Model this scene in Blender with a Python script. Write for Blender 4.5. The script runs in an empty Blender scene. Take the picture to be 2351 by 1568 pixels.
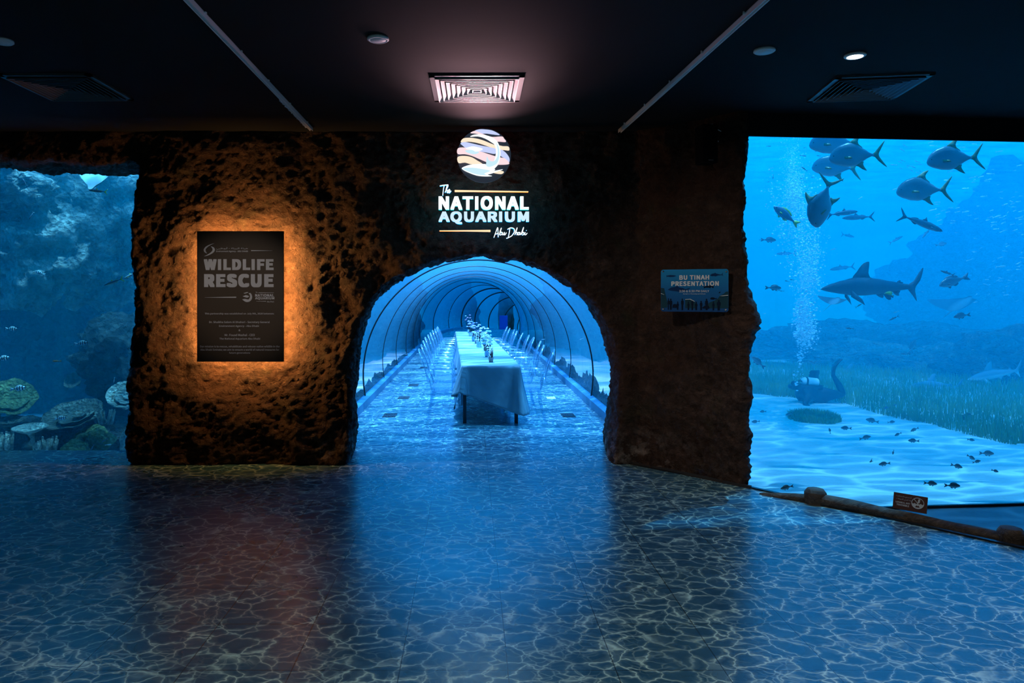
import bpy, bmesh, math, random
import numpy as np
from mathutils import Vector, Matrix, noise, Euler

random.seed(7)
SC = bpy.context.scene
COL = SC.collection
PI = math.pi

# ---------------------------------------------------------------- camera
F, PX, PY, H = 1640.0, 1080.0, 679.0, 1.65      # focal length in pixels, principal point, eye height
cam_data = bpy.data.cameras.new('camera')
cam = bpy.data.objects.new('camera', cam_data)
COL.objects.link(cam)
cam.location = (0, 0, H)
cam.rotation_euler = (PI / 2, 0, 0)
cam_data.sensor_width = 36.0
cam_data.lens = 36.0 * F / 2351.0
cam_data.shift_x = (1175.5 - PX) / 2351.0
cam_data.shift_y = -(784.0 - PY) / 2351.0
cam_data.clip_end = 300
SC.camera = cam

# ---------------------------------------------------------------- exposure
vs = SC.view_settings
vs.view_transform = 'Standard'
vs.look = 'None'
vs.exposure = 0.0
vs.gamma = 1.0
vs.use_curve_mapping = False
cy = SC.cycles
cy.max_bounces = 7
cy.diffuse_bounces = 2
cy.glossy_bounces = 3
cy.transmission_bounces = 4
cy.volume_bounces = 1
cy.transparent_max_bounces = 28
cy.sample_clamp_indirect = 3.0
cy.sample_clamp_direct = 0.0
cy.caustics_reflective = False
cy.caustics_refractive = False
cy.blur_glossy = 1.0
cy.use_adaptive_sampling = True
cy.adaptive_threshold = 0.04


# ---------------------------------------------------------------- node helpers
class NT:
    def __init__(self, tree):
        self.t = tree
        tree.nodes.clear()

    def n(self, kind, **kw):
        nd = self.t.nodes.new('ShaderNode' + kind)
        ins = kw.pop('ins', {})
        for k, v in kw.items():
            setattr(nd, k, v)
        for k, v in ins.items():
            self.set(nd.inputs[k], v)
        return nd

    def set(self, sock, v):
        if isinstance(v, bpy.types.NodeSocket):
            self.t.links.new(v, sock)
        else:
            if hasattr(sock.default_value, '__len__') and not hasattr(v, '__len__'):
                v = (v, v, v, 1)
            if hasattr(sock.default_value, '__len__') and len(sock.default_value) == 4 and len(v) == 3:
                v = tuple(v) + (1,)
            sock.default_value = v

    def math(self, op, a, b=None, c=None, clamp=False):
        nd = self.n('Math', operation=op)
        nd.use_clamp = clamp
        for i, v in enumerate((a, b, c)):
            if v is not None:
                self.set(nd.inputs[i], v)
        return nd.outputs[0]

    def mix(self, fac, a, b, blend='MIX'):
        nd = self.n('MixRGB', blend_type=blend)
        self.set(nd.inputs[0], fac)
        self.set(nd.inputs[1], a)
        self.set(nd.inputs[2], b)
        return nd.outputs[0]

    def ramp(self, fac, stops, interp='LINEAR'):
        nd = self.n('ValToRGB')
        r = nd.color_ramp
        r.interpolation = interp
        while len(r.elements) < len(stops):
            r.elements.new(0.5)
        for e, (p, c) in zip(r.elements, stops):
            e.position = p
            e.color = tuple(c) + (1,) if hasattr(c, '__len__') else (c, c, c, 1)
        self.set(nd.inputs[0], fac)
        return nd.outputs[0]

    def noise(self, vec, scale, detail=3, rough=0.5, dist=0.0):
        nd = self.n('TexNoise', ins={'Scale': scale, 'Detail': detail, 'Roughness': rough, 'Distortion': dist})
        if vec is not None:
            self.set(nd.inputs['Vector'], vec)
        return nd

    def voro(self, vec, scale, feature='F1', rnd=1.0):
        nd = self.n('TexVoronoi', feature=feature, ins={'Scale': scale, 'Randomness': rnd})
        if vec is not None:
            self.set(nd.inputs['Vector'], vec)
        return nd

    def mapping(self, vec, scale=(1, 1, 1), rot=(0, 0, 0), loc=(0, 0, 0)):
        nd = self.n('Mapping')
        self.set(nd.inputs['Vector'], vec)
        nd.inputs['Scale'].default_value = scale
        nd.inputs['Rotation'].default_value = rot
        nd.inputs['Location'].default_value = loc
        return nd.outputs[0]

    def bump(self, height, strength=0.5, dist=0.02, normal=None):
        nd = self.n('Bump', ins={'Strength': strength, 'Distance': dist, 'Height': height})
        if normal is not None:
            self.set(nd.inputs['Normal'], normal)
        return nd.outputs[0]


MATS = {}


def new_mat(name):
    m = bpy.data.materials.new(name)
    m.use_nodes = True
    MATS[name] = m
    return m, NT(m.node_tree)


def principled(name, color, rough=0.6, metal=0.0, spec=0.5, bump=None, emis=None, emis_s=0.0, alpha=None, sheen=None):
    m, t = new_mat(name)
    p = t.n('BsdfPrincipled', ins={'Base Color': color, 'Roughness': rough, 'Metallic': metal, 'Specular IOR Level': spec})
    if bump:
        co = t.n('TexCoord').outputs['Object']
        h = t.noise(co, bump[0], 4).outputs['Fac']
        t.set(p.inputs['Normal'], t.bump(h, bump[1], bump[2]))
    if emis is not None:
        t.set(p.inputs['Emission Color'], emis)
        p.inputs['Emission Strength'].default_value = emis_s
    o = t.n('OutputMaterial')
    t.t.links.new(p.outputs[0], o.inputs[0])
    return m


def emission(name, color, strength):
    m, t = new_mat(name)
    e = t.n('Emission', ins={'Color': color, 'Strength': strength})
    o = t.n('OutputMaterial')
    t.t.links.new(e.outputs[0], o.inputs[0])
    return m


# ---------------------------------------------------------------- world: daylight blue filtered by deep water, brighter overhead
world = bpy.data.worlds.new('deep_water_light')
SC.world = world
world.use_nodes = True
w = NT(world.node_tree)
geo = w.n('TexCoord').outputs['Generated']
sep = w.n('SeparateXYZ')
w.set(sep.inputs[0], geo)
wcol = w.ramp(w.math('MULTIPLY_ADD', sep.outputs[2], 0.5, 0.5),
              [(0.0, (0.0, 0.10, 0.34)), (0.46, (0.0, 0.17, 0.58)), (0.54, (0.0, 0.24, 0.78)), (0.72, (0.001, 0.32, 1.0)), (1.0, (0.004, 0.42, 1.2))])
bg = w.n('Background', ins={'Color': wcol, 'Strength': 2.75})
wo = w.n('OutputWorld')
w.t.links.new(bg.outputs[0], wo.inputs[0])
world.cycles.sampling_method = 'MANUAL'
world.cycles.sample_map_resolution = 256


# ---------------------------------------------------------------- lamps
def aim(o, target):
    d = Vector(target) - o.location
    o.rotation_euler = d.to_track_quat('-Z', 'Y').to_euler()


def lamp(name, kind, loc, target, energy, color, size=0.5, size_y=None, spot=60, blend=0.5):
    l = bpy.data.lights.new(name, kind)
    l.energy = energy
    l.color = color
    if kind == 'AREA':
        l.size = size
        if size_y:
            l.shape = 'RECTANGLE'
            l.size_y = size_y
    elif kind == 'SPOT':
        l.spot_size = math.radians(spot)
        l.spot_blend = blend
        l.shadow_soft_size = size
    else:
        l.shadow_soft_size = size
    o = bpy.data.objects.new(name, l)
    COL.objects.link(o)
    o.location = loc
    aim(o, target)
    return o


def ripple_gobo(o, scale, lo, hi, stretch=(1, 1, 1)):
    """the lamp shines through the rippled water surface: its beam carries a net of bright lines"""
    l = o.data
    l.use_nodes = True
    t = NT(l.node_tree)
    v = t.n('TexCoord').outputs['Normal']
    s = t.n('SeparateXYZ')
    t.set(s.inputs[0], v)
    c = t.n('CombineXYZ')
    t.set(c.inputs[0], t.math('DIVIDE', s.outputs[0], s.outputs[2]))
    t.set(c.inputs[1], t.math('DIVIDE', s.outputs[1], s.outputs[2]))
    vec = t.mapping(c.outputs[0], scale=stretch)
    nz = t.noise(vec, scale * 0.7, 2).outputs['Color']
    vec2 = t.n('VectorMath', operation='MULTIPLY_ADD')
    t.set(vec2.inputs[0], nz)
    vec2.inputs[1].default_value = (0.9 / scale,) * 3
    t.set(vec2.inputs[2], vec)
    e = t.voro(vec2.outputs[0], scale, 'DISTANCE_TO_EDGE').outputs['Distance']
    k = t.ramp(e, [(0.0, hi), (0.07, hi * 0.45), (0.22, lo), (1.0, lo)])
    em = t.n('Emission', ins={'Color': (1, 1, 1, 1)})
    t.set(em.inputs['Strength'], t.math('MULTIPLY', k, 1.0))
    out = t.n('OutputLight')
    t.t.links.new(em.outputs[0], out.inputs[0])


# floodlights over the tank, shining down through the rippled surface
l_sand = lamp('tank_floodlight', 'SPOT', (5.0, 8.7, 9.0), (4.9, 9.2, -0.3), 3900, (0.13, 0.55, 1.0), 0.04, spot=150, blend=0.3)
ripple_gobo(l_sand, 13.0, 0.60, 2.5, stretch=(1, 2.2, 1))
for (yy, ee) in ((10.8, 5600), (14.2, 7500), (18.4, 6500)):
    l_tunnel = lamp('tank_floodlight', 'SPOT', (-0.4, yy + 0.8, 8.0), (0.1, yy, 0.7), ee * 2.4, (0.26, 0.56, 1.0), 0.03, spot=56, blend=1.0)
    ripple_gobo(l_tunnel, 16.0, 0.7, 2.0, stretch=(0.35, 2.5, 1))
l_reef = lamp('tank_floodlight', 'SPOT', (-4.3, 8.2, 5.9), (-4.9, 10.2, 1.9), 2300, (0.16, 0.62, 1.0), 0.03, spot=110, blend=0.8)
ripple_gobo(l_reef, 12.0, 0.6, 2.4)
l_reef2 = lamp('tank_floodlight', 'SPOT', (-4.5, 8.4, 4.2), (-4.6, 8.9, 0.0), 260, (0.25, 0.80, 0.95), 0.03, spot=60, blend=0.8)
# the room's own downlights: one in view, the others behind the camera
lamp('downlight_beam', 'SPOT', (2.52, 4.74, 3.20), (2.52, 4.70, 0), 60, (1.0, 0.97, 0.92), 0.04, spot=100, blend=0.8)
for (x, y, e) in ((-2.4, -0.6, 250), (0.4, -0.6, 300), (3.0, -0.2, 250)):
    lamp('downlight_beam', 'SPOT', (x, y, 3.20), (x, y + 0.9, 0), e, (0.95, 0.95, 0.95), 0.06, spot=104, blend=0.9)
for (x, y, tx, ty, tz, e) in ((-2.6, 1.5, -2.19, 6.8, 1.64, 0), (-0.6, 2.4, 2.1, 6.4, 1.25, 190)):  # two unseen spots added to brighten the plaque face and the pier
    lamp('fill_spot', 'SPOT', (x, y, 3.10), (tx, ty, tz), e or 190, (1.0, 0.93, 0.86) if e else (1.0, 0.84, 0.70), 0.05, spot=40 if e else 15, blend=1.0 if e else 0.8)


# ---------------------------------------------------------------- object helpers
def at(px, py, Y):
    """the point seen at a pixel of the photograph, Y metres in front of the camera"""
    return Vector(((px - PX) * Y / F, Y, H - (py - PY) * Y / F))


def on_floor(px, py, z=0.0):
    Y = F * (H - z) / (py - PY)
    return Vector(((px - PX) * Y / F, Y, z))


def link(name, mesh, mats=None, parent=None, smooth=True):
    o = bpy.data.objects.new(name, mesh)
    COL.objects.link(o)
    if mats is not None:
        if not isinstance(mats, (list, tuple)):
            mats = [mats]
        for m in mats:
            mesh.materials.append(MATS[m] if isinstance(m, str) else m)
    if parent is not None:
        o.parent = parent
    if smooth and len(mesh.polygons):
        mesh.polygons.foreach_set('use_smooth', [True] * len(mesh.polygons))
    return o


def tag(o, label, cat, group=None, kind=None):
    o['label'] = label
    o['category'] = cat
    if group:
        o['group'] = group
    if kind:
        o['kind'] = kind
    return o


def struct(o, label=None):
    o['kind'] = 'structure'
    if label:
        o['label'] = label
    return o


def empty(name, loc, rotz=0.0, label=None, cat=None, group=None):
    o = bpy.data.objects.new(name, None)
    COL.objects.link(o)
    o.location = loc
    o.rotation_euler = (0, 0, rotz)
    o.empty_display_size = 0.1
    if label:
        tag(o, label, cat, group)
    return o


def copy_tree(o, parent=None):
    c = o.copy()
    COL.objects.link(c)
    c.parent = parent
    for ch in [x for x in o.children]:
        copy_tree(ch, c)
    return c


class MB:
    """collects shapes in one mesh"""
    def __init__(self):
        self.v, self.f, self.m = [], [], []

    def add(self, verts, faces, mat=0):
        b = len(self.v)
        self.v.extend([tuple(p) for p in verts])
        self.f.extend([tuple(i + b for i in f) for f in faces])
        self.m.extend([mat] * len(faces))
        return self

    def box(self, c, s, rot=None, mat=0):
        vs_ = []
        for dx in (-.5, .5):
            for dy in (-.5, .5):
                for dz in (-.5, .5):
                    p = Vector((dx * s[0], dy * s[1], dz * s[2]))
                    if rot is not None:
                        p = rot @ p
                    vs_.append(p + Vector(c))
        fs = [(0, 1, 3, 2), (4, 6, 7, 5), (0, 4, 5, 1), (2, 3, 7, 6), (0, 2, 6, 4), (1, 5, 7, 3)]
        return self.add(vs_, fs, mat)

    def prism(self, poly, axis, a, b, mat=0):
        """poly: 2D points; extruded along axis from a to b"""
        def P(u, v, w_):
            return {'x': (w_, u, v), 'y': (u, w_, v), 'z': (u, v, w_)}[axis]
        n = len(poly)
        vs_ = [P(u, v, a) for u, v in poly] + [P(u, v, b) for u, v in poly]
        fs = [tuple(range(n)), tuple(range(2 * n - 1, n - 1, -1))]
        fs += [(i, i + n, (i + 1) % n + n, (i + 1) % n) for i in range(n)]
        return self.add(vs_, fs, mat)

    def tube(self, pts, rad, n=8, caps=True, mat=0, flat=None, closed=False):
        pts = [Vector(p) for p in pts]
        if not hasattr(rad, '__len__'):
            rad = [rad] * len(pts)
        rings = []
        up = None
        for i, p in enumerate(pts):
            if closed:
                d = pts[(i + 1) % len(pts)] - pts[i - 1]
            else:
                d = (pts[min(i + 1, len(pts) - 1)] - pts[max(i - 1, 0)])
            d = d.normalized() if d.length > 1e-9 else Vector((0, 0, 1))
            if up is None:
                up = Vector((0, 0, 1)) if abs(d.z) < 0.9 else Vector((0, 1, 0))
            a = d.cross(up)
            a = a.normalized() if a.length > 1e-6 else Vector((1, 0, 0))
            b = a.cross(d).normalized()
            up = b
            r = rad[i]
            ra, rb = (r, r) if flat is None else (r, r * flat)
            rings.append([p + a * ra * math.cos(2 * PI * k / n) + b * rb * math.sin(2 * PI * k / n) for k in range(n)])
        vs_ = [q for r in rings for q in r]
        fs = []
        m = len(rings)
        for i in range(m if closed else m - 1):
            j = (i + 1) % m
            for k in range(n):
                k2 = (k + 1) % n
                fs.append((i * n + k, i * n + k2, j * n + k2, j * n + k))
        if caps and not closed:
            fs.append(tuple(range(n - 1, -1, -1)))
            fs.append(tuple((m - 1) * n + k for k in range(n)))
        return self.add(vs_, fs, mat)

    def lathe(self, prof, c=(0, 0, 0), n=16, mat=0):
        vs_, fs = [], []
        for (r, z) in prof:
            for k in range(n):
                a = 2 * PI * k / n
                vs_.append((c[0] + r * math.cos(a), c[1] + r * math.sin(a), c[2] + z))
        for i in range(len(prof) - 1):
            for k in range(n):
                k2 = (k + 1) % n
                fs.append((i * n + k, i * n + k2, (i + 1) * n + k2, (i + 1) * n + k))
        fs.append(tuple(range(n - 1, -1, -1)))
        fs.append(tuple((len(prof) - 1) * n + k for k in range(n)))
        return self.add(vs_, fs, mat)

    def sphere(self, c, r, nu=10, nv=6, sc=(1, 1, 1), mat=0):
        vs_ = [(c[0], c[1], c[2] + r * sc[2])]
        for j in range(1, nv):
            t_ = PI * j / nv
            for k in range(nu):
                a = 2 * PI * k / nu
                vs_.append((c[0] + r * sc[0] * math.sin(t_) * math.cos(a), c[1] + r * sc[1] * math.sin(t_) * math.sin(a), c[2] + r * sc[2] * math.cos(t_)))
        vs_.append((c[0], c[1], c[2] - r * sc[2]))
        fs = [(0, 1 + k, 1 + (k + 1) % nu) for k in range(nu)]
        for j in range(nv - 2):
            for k in range(nu):
                k2 = (k + 1) % nu
                fs.append((1 + j * nu + k, 1 + (j + 1) * nu + k, 1 + (j + 1) * nu + k2, 1 + j * nu + k2))
        L = len(vs_) - 1
        b = 1 + (nv - 2) * nu
        fs += [(L, b + (k + 1) % nu, b + k) for k in range(nu)]
        return self.add(vs_, fs, mat)

    def build(self, name, mats, parent=None, smooth=True, fix=True):
        me = bpy.data.meshes.new(name)
        me.from_pydata(self.v, [], self.f)
        o = link(name, me, mats, parent, smooth)
        me.polygons.foreach_set('material_index', self.m)
        if fix:
            bm = bmesh.new()
            bm.from_mesh(me)
            bmesh.ops.recalc_face_normals(bm, faces=bm.faces)
            bm.to_mesh(me)
            bm.free()
        me.update()
        return o


def sharp(o, ang=35):
    me = o.data
    bm = bmesh.new()
    bm.from_mesh(me)
    for e in bm.edges:
        if len(e.link_faces) == 2 and e.calc_face_angle(0) > math.radians(ang):
            e.smooth = False
    bm.to_mesh(me)
    bm.free()
    return o


def bevel(o, w_=0.004, seg=2):
    md = o.modifiers.new('bevel', 'BEVEL')
    md.width = w_
    md.segments = seg
    md.limit_method = 'ANGLE'
    return o


def bake(o, name=None):
    """the mesh of an object after its modifiers, as a plain mesh"""
    dg = bpy.context.evaluated_depsgraph_get()
    dg.update()
    me = bpy.data.meshes.new_from_object(o.evaluated_get(dg))
    o.modifiers.clear()
    old = o.data
    o.data = me
    bpy.data.meshes.remove(old)
    return o


def hidden_cut(target, cutter, op='DIFFERENCE'):
    md = target.modifiers.new('cut', 'BOOLEAN')
    md.object = cutter
    md.operation = op
    md.solver = 'EXACT'
    bake(target)
    bpy.data.objects.remove(cutter, do_unlink=True)

# ================================================================ MATERIALS OF THE SETTING
def mat_rock():
    m, t = new_mat('rock_plaster')
    co = t.n('TexCoord').outputs['Object']
    n1 = t.noise(co, 2.2, 5, 0.6).outputs['Fac']
    n2 = t.noise(co, 9.0, 6, 0.65, 0.6).outputs['Fac']
    n3 = t.noise(t.mapping(co, loc=(7, 3, 1)), 3.0, 4, 0.6).outputs['Fac']
    c = t.ramp(n2, [(0.25, (0.020, 0.012, 0.009)), (0.5, (0.070, 0.038, 0.026)), (0.75, (0.15, 0.088, 0.062))])
    c = t.mix(t.ramp(n1, [(0.45, 0), (0.7, 0.7)]), c, (0.085, 0.038, 0.022))
    c = t.mix(t.ramp(n3, [(0.58, 0), (0.72, 0.55)]), c, (0.055, 0.055, 0.024))
    # pale worn patches of plaster low on the jambs
    s = t.n('SeparateXYZ')
    t.set(s.inputs[0], co)
    low = t.math('MULTIPLY', t.ramp(s.outputs[2], [(0.02, 1), (0.42, 0)]), t.ramp(t.noise(co, 5.0, 5, 0.7).outputs['Fac'], [(0.50, 0), (0.60, 1)]))
    near = t.ramp(t.math('ABSOLUTE', t.math('SUBTRACT', s.outputs[0], 0.13)), [(0.0, 0), (0.9, 0), (1.2, 1), (1.55, 1), (2.0, 0.12), (4.0, 0.06)])
    near = t.ramp(t.math('MULTIPLY', t.math('ABSOLUTE', t.math('SUBTRACT', s.outputs[0], 0.13)), 0.25), [(0.25, 0), (0.3, 1), (0.40, 1), (0.48, 0.12), (1.0, 0.06)])
    c = t.mix(t.math('MULTIPLY', low, near), c, (0.36, 0.31, 0.27))
    p = t.n('BsdfPrincipled', ins={'Base Color': c, 'Roughness': 0.62, 'Specular IOR Level': 0.35})
    v = t.voro(t.mapping(co, scale=(1, 1, 1.25)), 13.0, 'SMOOTH_F1').outputs['Distance']
    h = t.math('ADD', t.math('MULTIPLY', t.noise(co, 26, 7, 0.68, 0.8).outputs['Fac'], 1.0), t.math('MULTIPLY', v, 0.9))
    t.set(p.inputs['Normal'], t.bump(h, 1.0, 0.085))
    o = t.n('OutputMaterial')
    t.t.links.new(p.outputs[0], o.inputs[0])


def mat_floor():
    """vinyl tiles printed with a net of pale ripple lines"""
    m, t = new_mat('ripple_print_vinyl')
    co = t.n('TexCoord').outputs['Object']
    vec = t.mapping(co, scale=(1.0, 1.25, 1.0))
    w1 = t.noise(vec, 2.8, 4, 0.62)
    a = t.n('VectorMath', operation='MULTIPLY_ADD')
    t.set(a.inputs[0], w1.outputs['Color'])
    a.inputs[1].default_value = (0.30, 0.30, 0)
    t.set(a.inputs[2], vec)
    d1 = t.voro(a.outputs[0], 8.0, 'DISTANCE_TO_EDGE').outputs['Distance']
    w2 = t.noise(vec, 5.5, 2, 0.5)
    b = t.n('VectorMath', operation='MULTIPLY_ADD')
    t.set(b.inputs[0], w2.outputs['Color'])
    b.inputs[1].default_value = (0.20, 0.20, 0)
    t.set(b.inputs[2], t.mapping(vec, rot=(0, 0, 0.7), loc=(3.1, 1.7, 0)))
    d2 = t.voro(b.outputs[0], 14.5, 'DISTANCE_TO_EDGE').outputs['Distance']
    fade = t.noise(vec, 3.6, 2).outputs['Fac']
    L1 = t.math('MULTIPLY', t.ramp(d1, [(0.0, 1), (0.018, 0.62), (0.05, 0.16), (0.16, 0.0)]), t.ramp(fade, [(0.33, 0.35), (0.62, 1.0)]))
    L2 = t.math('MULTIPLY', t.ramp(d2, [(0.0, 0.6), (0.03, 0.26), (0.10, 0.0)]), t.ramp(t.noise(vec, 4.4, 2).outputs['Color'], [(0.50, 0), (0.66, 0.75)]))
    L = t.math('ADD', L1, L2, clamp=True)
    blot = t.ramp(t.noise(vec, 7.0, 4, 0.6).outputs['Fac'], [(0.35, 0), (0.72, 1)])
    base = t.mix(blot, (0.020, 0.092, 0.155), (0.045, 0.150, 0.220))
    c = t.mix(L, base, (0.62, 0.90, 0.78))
    # tile joints
    s = t.n('SeparateXYZ')
    t.set(s.inputs[0], co)
    J = None
    for ax, size, off in ((0, 0.4765, 0.165), (1, 0.4412, 0.06)):
        k = t.math('ABSOLUTE', t.math('SUBTRACT', t.math('FRACT', t.math('DIVIDE', t.math('ADD', s.outputs[ax], 40 * size - off), size)), 0.5))
        g = t.math('GREATER_THAN', k, 0.5 - 0.0026 / size)
        J = g if J is None else t.math('MAXIMUM', J, g)
    c = t.mix(t.math('MULTIPLY', J, 0.75), c, (0.012, 0.018, 0.022))
    p = t.n('BsdfPrincipled', ins={'Base Color': c, 'Specular IOR Level': 0.9})
    t.set(p.inputs['Roughness'], t.ramp(t.noise(co, 1.3, 3).outputs['Fac'], [(0.3, 0.22), (0.7, 0.32)]))
    wav = t.noise(t.mapping(co, scale=(0.5, 2.6, 1)), 1.6, 1).outputs['Fac']
    n0 = t.bump(wav, 0.35, 0.006)
    t.set(p.inputs['Normal'], t.bump(t.noise(co, 170, 2).outputs['Fac'], 0.22, 0.002, n0))
    o = t.n('OutputMaterial')
    t.t.links.new(p.outputs[0], o.inputs[0])


def mat_water():
    m, t = new_mat('sea_water')
    tr = t.n('BsdfTransparent')
    sca = t.n('VolumeScatter', ins={'Color': (0.01, 0.70, 0.985, 1), 'Density': 0.078, 'Anisotropy': 0.2})
    o = t.n('OutputMaterial')
    t.t.links.new(tr.outputs[0], o.inputs['Surface'])
    t.t.links.new(sca.outputs[0], o.inputs['Volume'])


def mat_pane(name, tint, f0=1.0, rough=0.03, streak=False):
    m, t = new_mat(name)
    tr = t.n('BsdfTransparent', ins={'Color': tint})
    gl = t.n('BsdfGlossy', ins={'Roughness': rough, 'Color': (1, 1, 1, 1)})
    if streak:
        uv = t.n('TexCoord').outputs['UV']
        h = t.noise(t.mapping(uv, scale=(2.0, 26.0, 1)), 3.0, 4, 0.6).outputs['Fac']
        nrm = t.bump(h, 0.9, 0.03)
        t.set(gl.inputs['Normal'], nrm)
        t.set(tr.inputs['Color'], t.ramp(t.noise(t.mapping(uv, scale=(0.7, 30.0, 1)), 2.2, 5, 0.7).outputs['Fac'], [(0.36, (0.38, 0.66, 0.84)), (0.54, (0.60, 0.84, 0.95))]))
    fr = t.n('LayerWeight', ins={'Blend': 0.5})
    k = t.math('MULTIPLY', t.math('MULTIPLY_ADD', t.math('POWER', fr.outputs['Facing'], 5.0), 0.95, 0.04), f0, clamp=True)
    mx = t.n('MixShader')
    t.set(mx.inputs[0], k)
    t.t.links.new(tr.outputs[0], mx.inputs[1])
    t.t.links.new(gl.outputs[0], mx.inputs[2])
    o = t.n('OutputMaterial')
    t.t.links.new(mx.outputs[0], o.inputs[0])


def mat_sand():
    m, t = new_mat('pale_sand')
    co = t.n('TexCoord').outputs['Object']
    n = t.noise(co, 3.0, 5).outputs['Fac']
    c = t.mix(n, (0.52, 0.54, 0.52), (0.72, 0.74, 0.72))
    p = t.n('BsdfPrincipled', ins={'Base Color': c, 'Roughness': 0.9})
    h = t.noise(t.mapping(co, scale=(1, 3, 1)), 4.0, 4).outputs['Fac']
    t.set(p.inputs['Normal'], t.bump(h, 0.6, 0.05))
    o = t.n('OutputMaterial')
    t.t.links.new(p.outputs[0], o.inputs[0])


def mat_reef(name, a, b, c_, sc=4.0):
    m, t = new_mat(name)
    co = t.n('TexCoord').outputs['Object']
    n = t.noise(co, sc, 6, 0.7, 0.4).outputs['Fac']
    c = t.ramp(n, [(0.3, a), (0.5, b), (0.72, c_)])
    p = t.n('BsdfPrincipled', ins={'Base Color': c, 'Roughness': 0.9, 'Specular IOR Level': 0.1})
    v = t.voro(co, sc * 4, 'F1').outputs['Distance']
    h = t.math('ADD', t.noise(co, sc * 5, 5, 0.7).outputs['Fac'], v)
    t.set(p.inputs['Normal'], t.bump(h, 1.0, 0.14))
    o = t.n('OutputMaterial')
    t.t.links.new(p.outputs[0], o.inputs[0])


mat_rock()
mat_floor()
mat_water()
mat_pane('tank_glass', (0.72, 0.93, 0.98, 1), 0.8, 0.02)
mat_pane('reef_window_glass', (0.66, 0.83, 0.90, 1), 0.8, 0.02)
mat_pane('tunnel_acrylic', (0.95, 0.99, 1.0, 1), 0.6, 0.05, True)
mat_sand()
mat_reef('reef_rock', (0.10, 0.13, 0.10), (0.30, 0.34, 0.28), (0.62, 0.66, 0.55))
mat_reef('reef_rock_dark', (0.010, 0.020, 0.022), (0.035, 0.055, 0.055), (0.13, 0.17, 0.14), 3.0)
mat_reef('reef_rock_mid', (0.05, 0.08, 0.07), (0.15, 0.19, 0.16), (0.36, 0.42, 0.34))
mat_reef('plate_coral_pale', (0.40, 0.50, 0.42), (0.55, 0.66, 0.55), (0.75, 0.85, 0.72), 6.0)
mat_reef('plate_coral_green', (0.13, 0.20, 0.09), (0.24, 0.34, 0.14), (0.40, 0.50, 0.24), 6.0)
mat_reef('plate_coral_dull', (0.10, 0.14, 0.12), (0.18, 0.24, 0.20), (0.30, 0.38, 0.30), 6.0)
principled('ceiling_paint', (0.014, 0.017, 0.020), 0.9, spec=0.12, bump=(3.0, 0.2, 0.01))
principled('ledge_vinyl', (0.030, 0.075, 0.11), 0.5, bump=(14, 0.4, 0.01))
principled('edge_metal', (0.03, 0.035, 0.04), 0.3, 0.6)
principled('seam_black', (0.006, 0.010, 0.014), 0.4)
principled('curb_paint', (0.05, 0.20, 0.33), 0.45)
principled('dark_paint', (0.02, 0.02, 0.022), 0.7)
principled('white_paint', (0.8, 0.8, 0.8), 0.5)


# ================================================================ THE ROOM
ZC = 3.25                                 # ceiling height
D0, DV = Vector((2.37, 6.15)), Vector((1.23, -1.51))      # the slanting edge of the floor before the right window
D1 = D0 + DV * 4.25
G0, G1 = Vector((2.365, 6.27)), Vector((9.2, 6.88))        # the line of the right-hand tank window

mb = MB()
mb.prism([(-6.6, -3.6), (D1.x, -3.6), (D1.x, D1.y), (D0.x, D0.y), (1.5, 7.05), (1.5, 7.4), (1.9, 7.6), (1.9, 8.02), (-1.7, 8.02), (-1.7, 7.62), (-6.6, 7.62)], 'z', -0.30, 0.0)
fl = struct(mb.build('floor', 'ripple_print_vinyl', smooth=False))
mb = MB()
mb.prism([(D0.x - .2, D0.y + .02), (D1.x, D1.y), (9.2, D1.y), (9.2, 6.9), (D0.x - .2, 6.28)], 'z', -0.36, -0.26)
struct(mb.build('floor_ledge', 'ledge_vinyl', smooth=False))
# metal edge strip along the slanting floor edge
mb = MB()
a0 = Vector((1.46, 7.13, 0))
pts = [(1.50, 7.05), (D0.x, D0.y), (D1.x, D1.y)]
nrm = Vector((1.51, 1.23)).normalized()
for i in range(2):
    p, q = Vector(pts[i]), Vector(pts[i + 1])
    d = (q - p).normalized()
    ang = math.atan2(d.y, d.x)
    c = (p + q) / 2 + nrm * 0.018
    mb.box((c.x, c.y, 0.004), ((q - p).length, 0.036, 0.016), Matrix.Rotation(ang, 3, 'Z'))
    c2 = (p + q) / 2 + nrm * 0.03
    mb.box((c2.x, c2.y, -0.12), ((q - p).length, 0.02, 0.235), Matrix.Rotation(ang, 3, 'Z'))
struct(mb.build('trim_1', 'edge_metal', smooth=False))

mb = MB()
mb.prism([(-6.9, -3.8), (9.5, -3.8), (9.5, 6.87), (2.3, 6.225), (2.3, 8.1), (-6.9, 8.1)], 'z', ZC, ZC + 0.2)
ceil = struct(mb.build('ceiling', 'ceiling_paint', smooth=False))
mb = MB()
mb.box((1.3, -3.7, 1.6), (16.4, 0.2, 4.0))
struct(mb.build('wall_back', 'dark_paint', smooth=False))
mb = MB()
mb.box((-6.7, 2.0, 1.4), (0.2, 11.6, 4.2))
struct(mb.build('wall_left', 'dark_paint', smooth=False))
mb = MB()
mb.box((9.3, 1.7, 1.4), (0.2, 11.0, 4.2))
struct(mb.build('wall_right', 'dark_paint', smooth=False))
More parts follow.
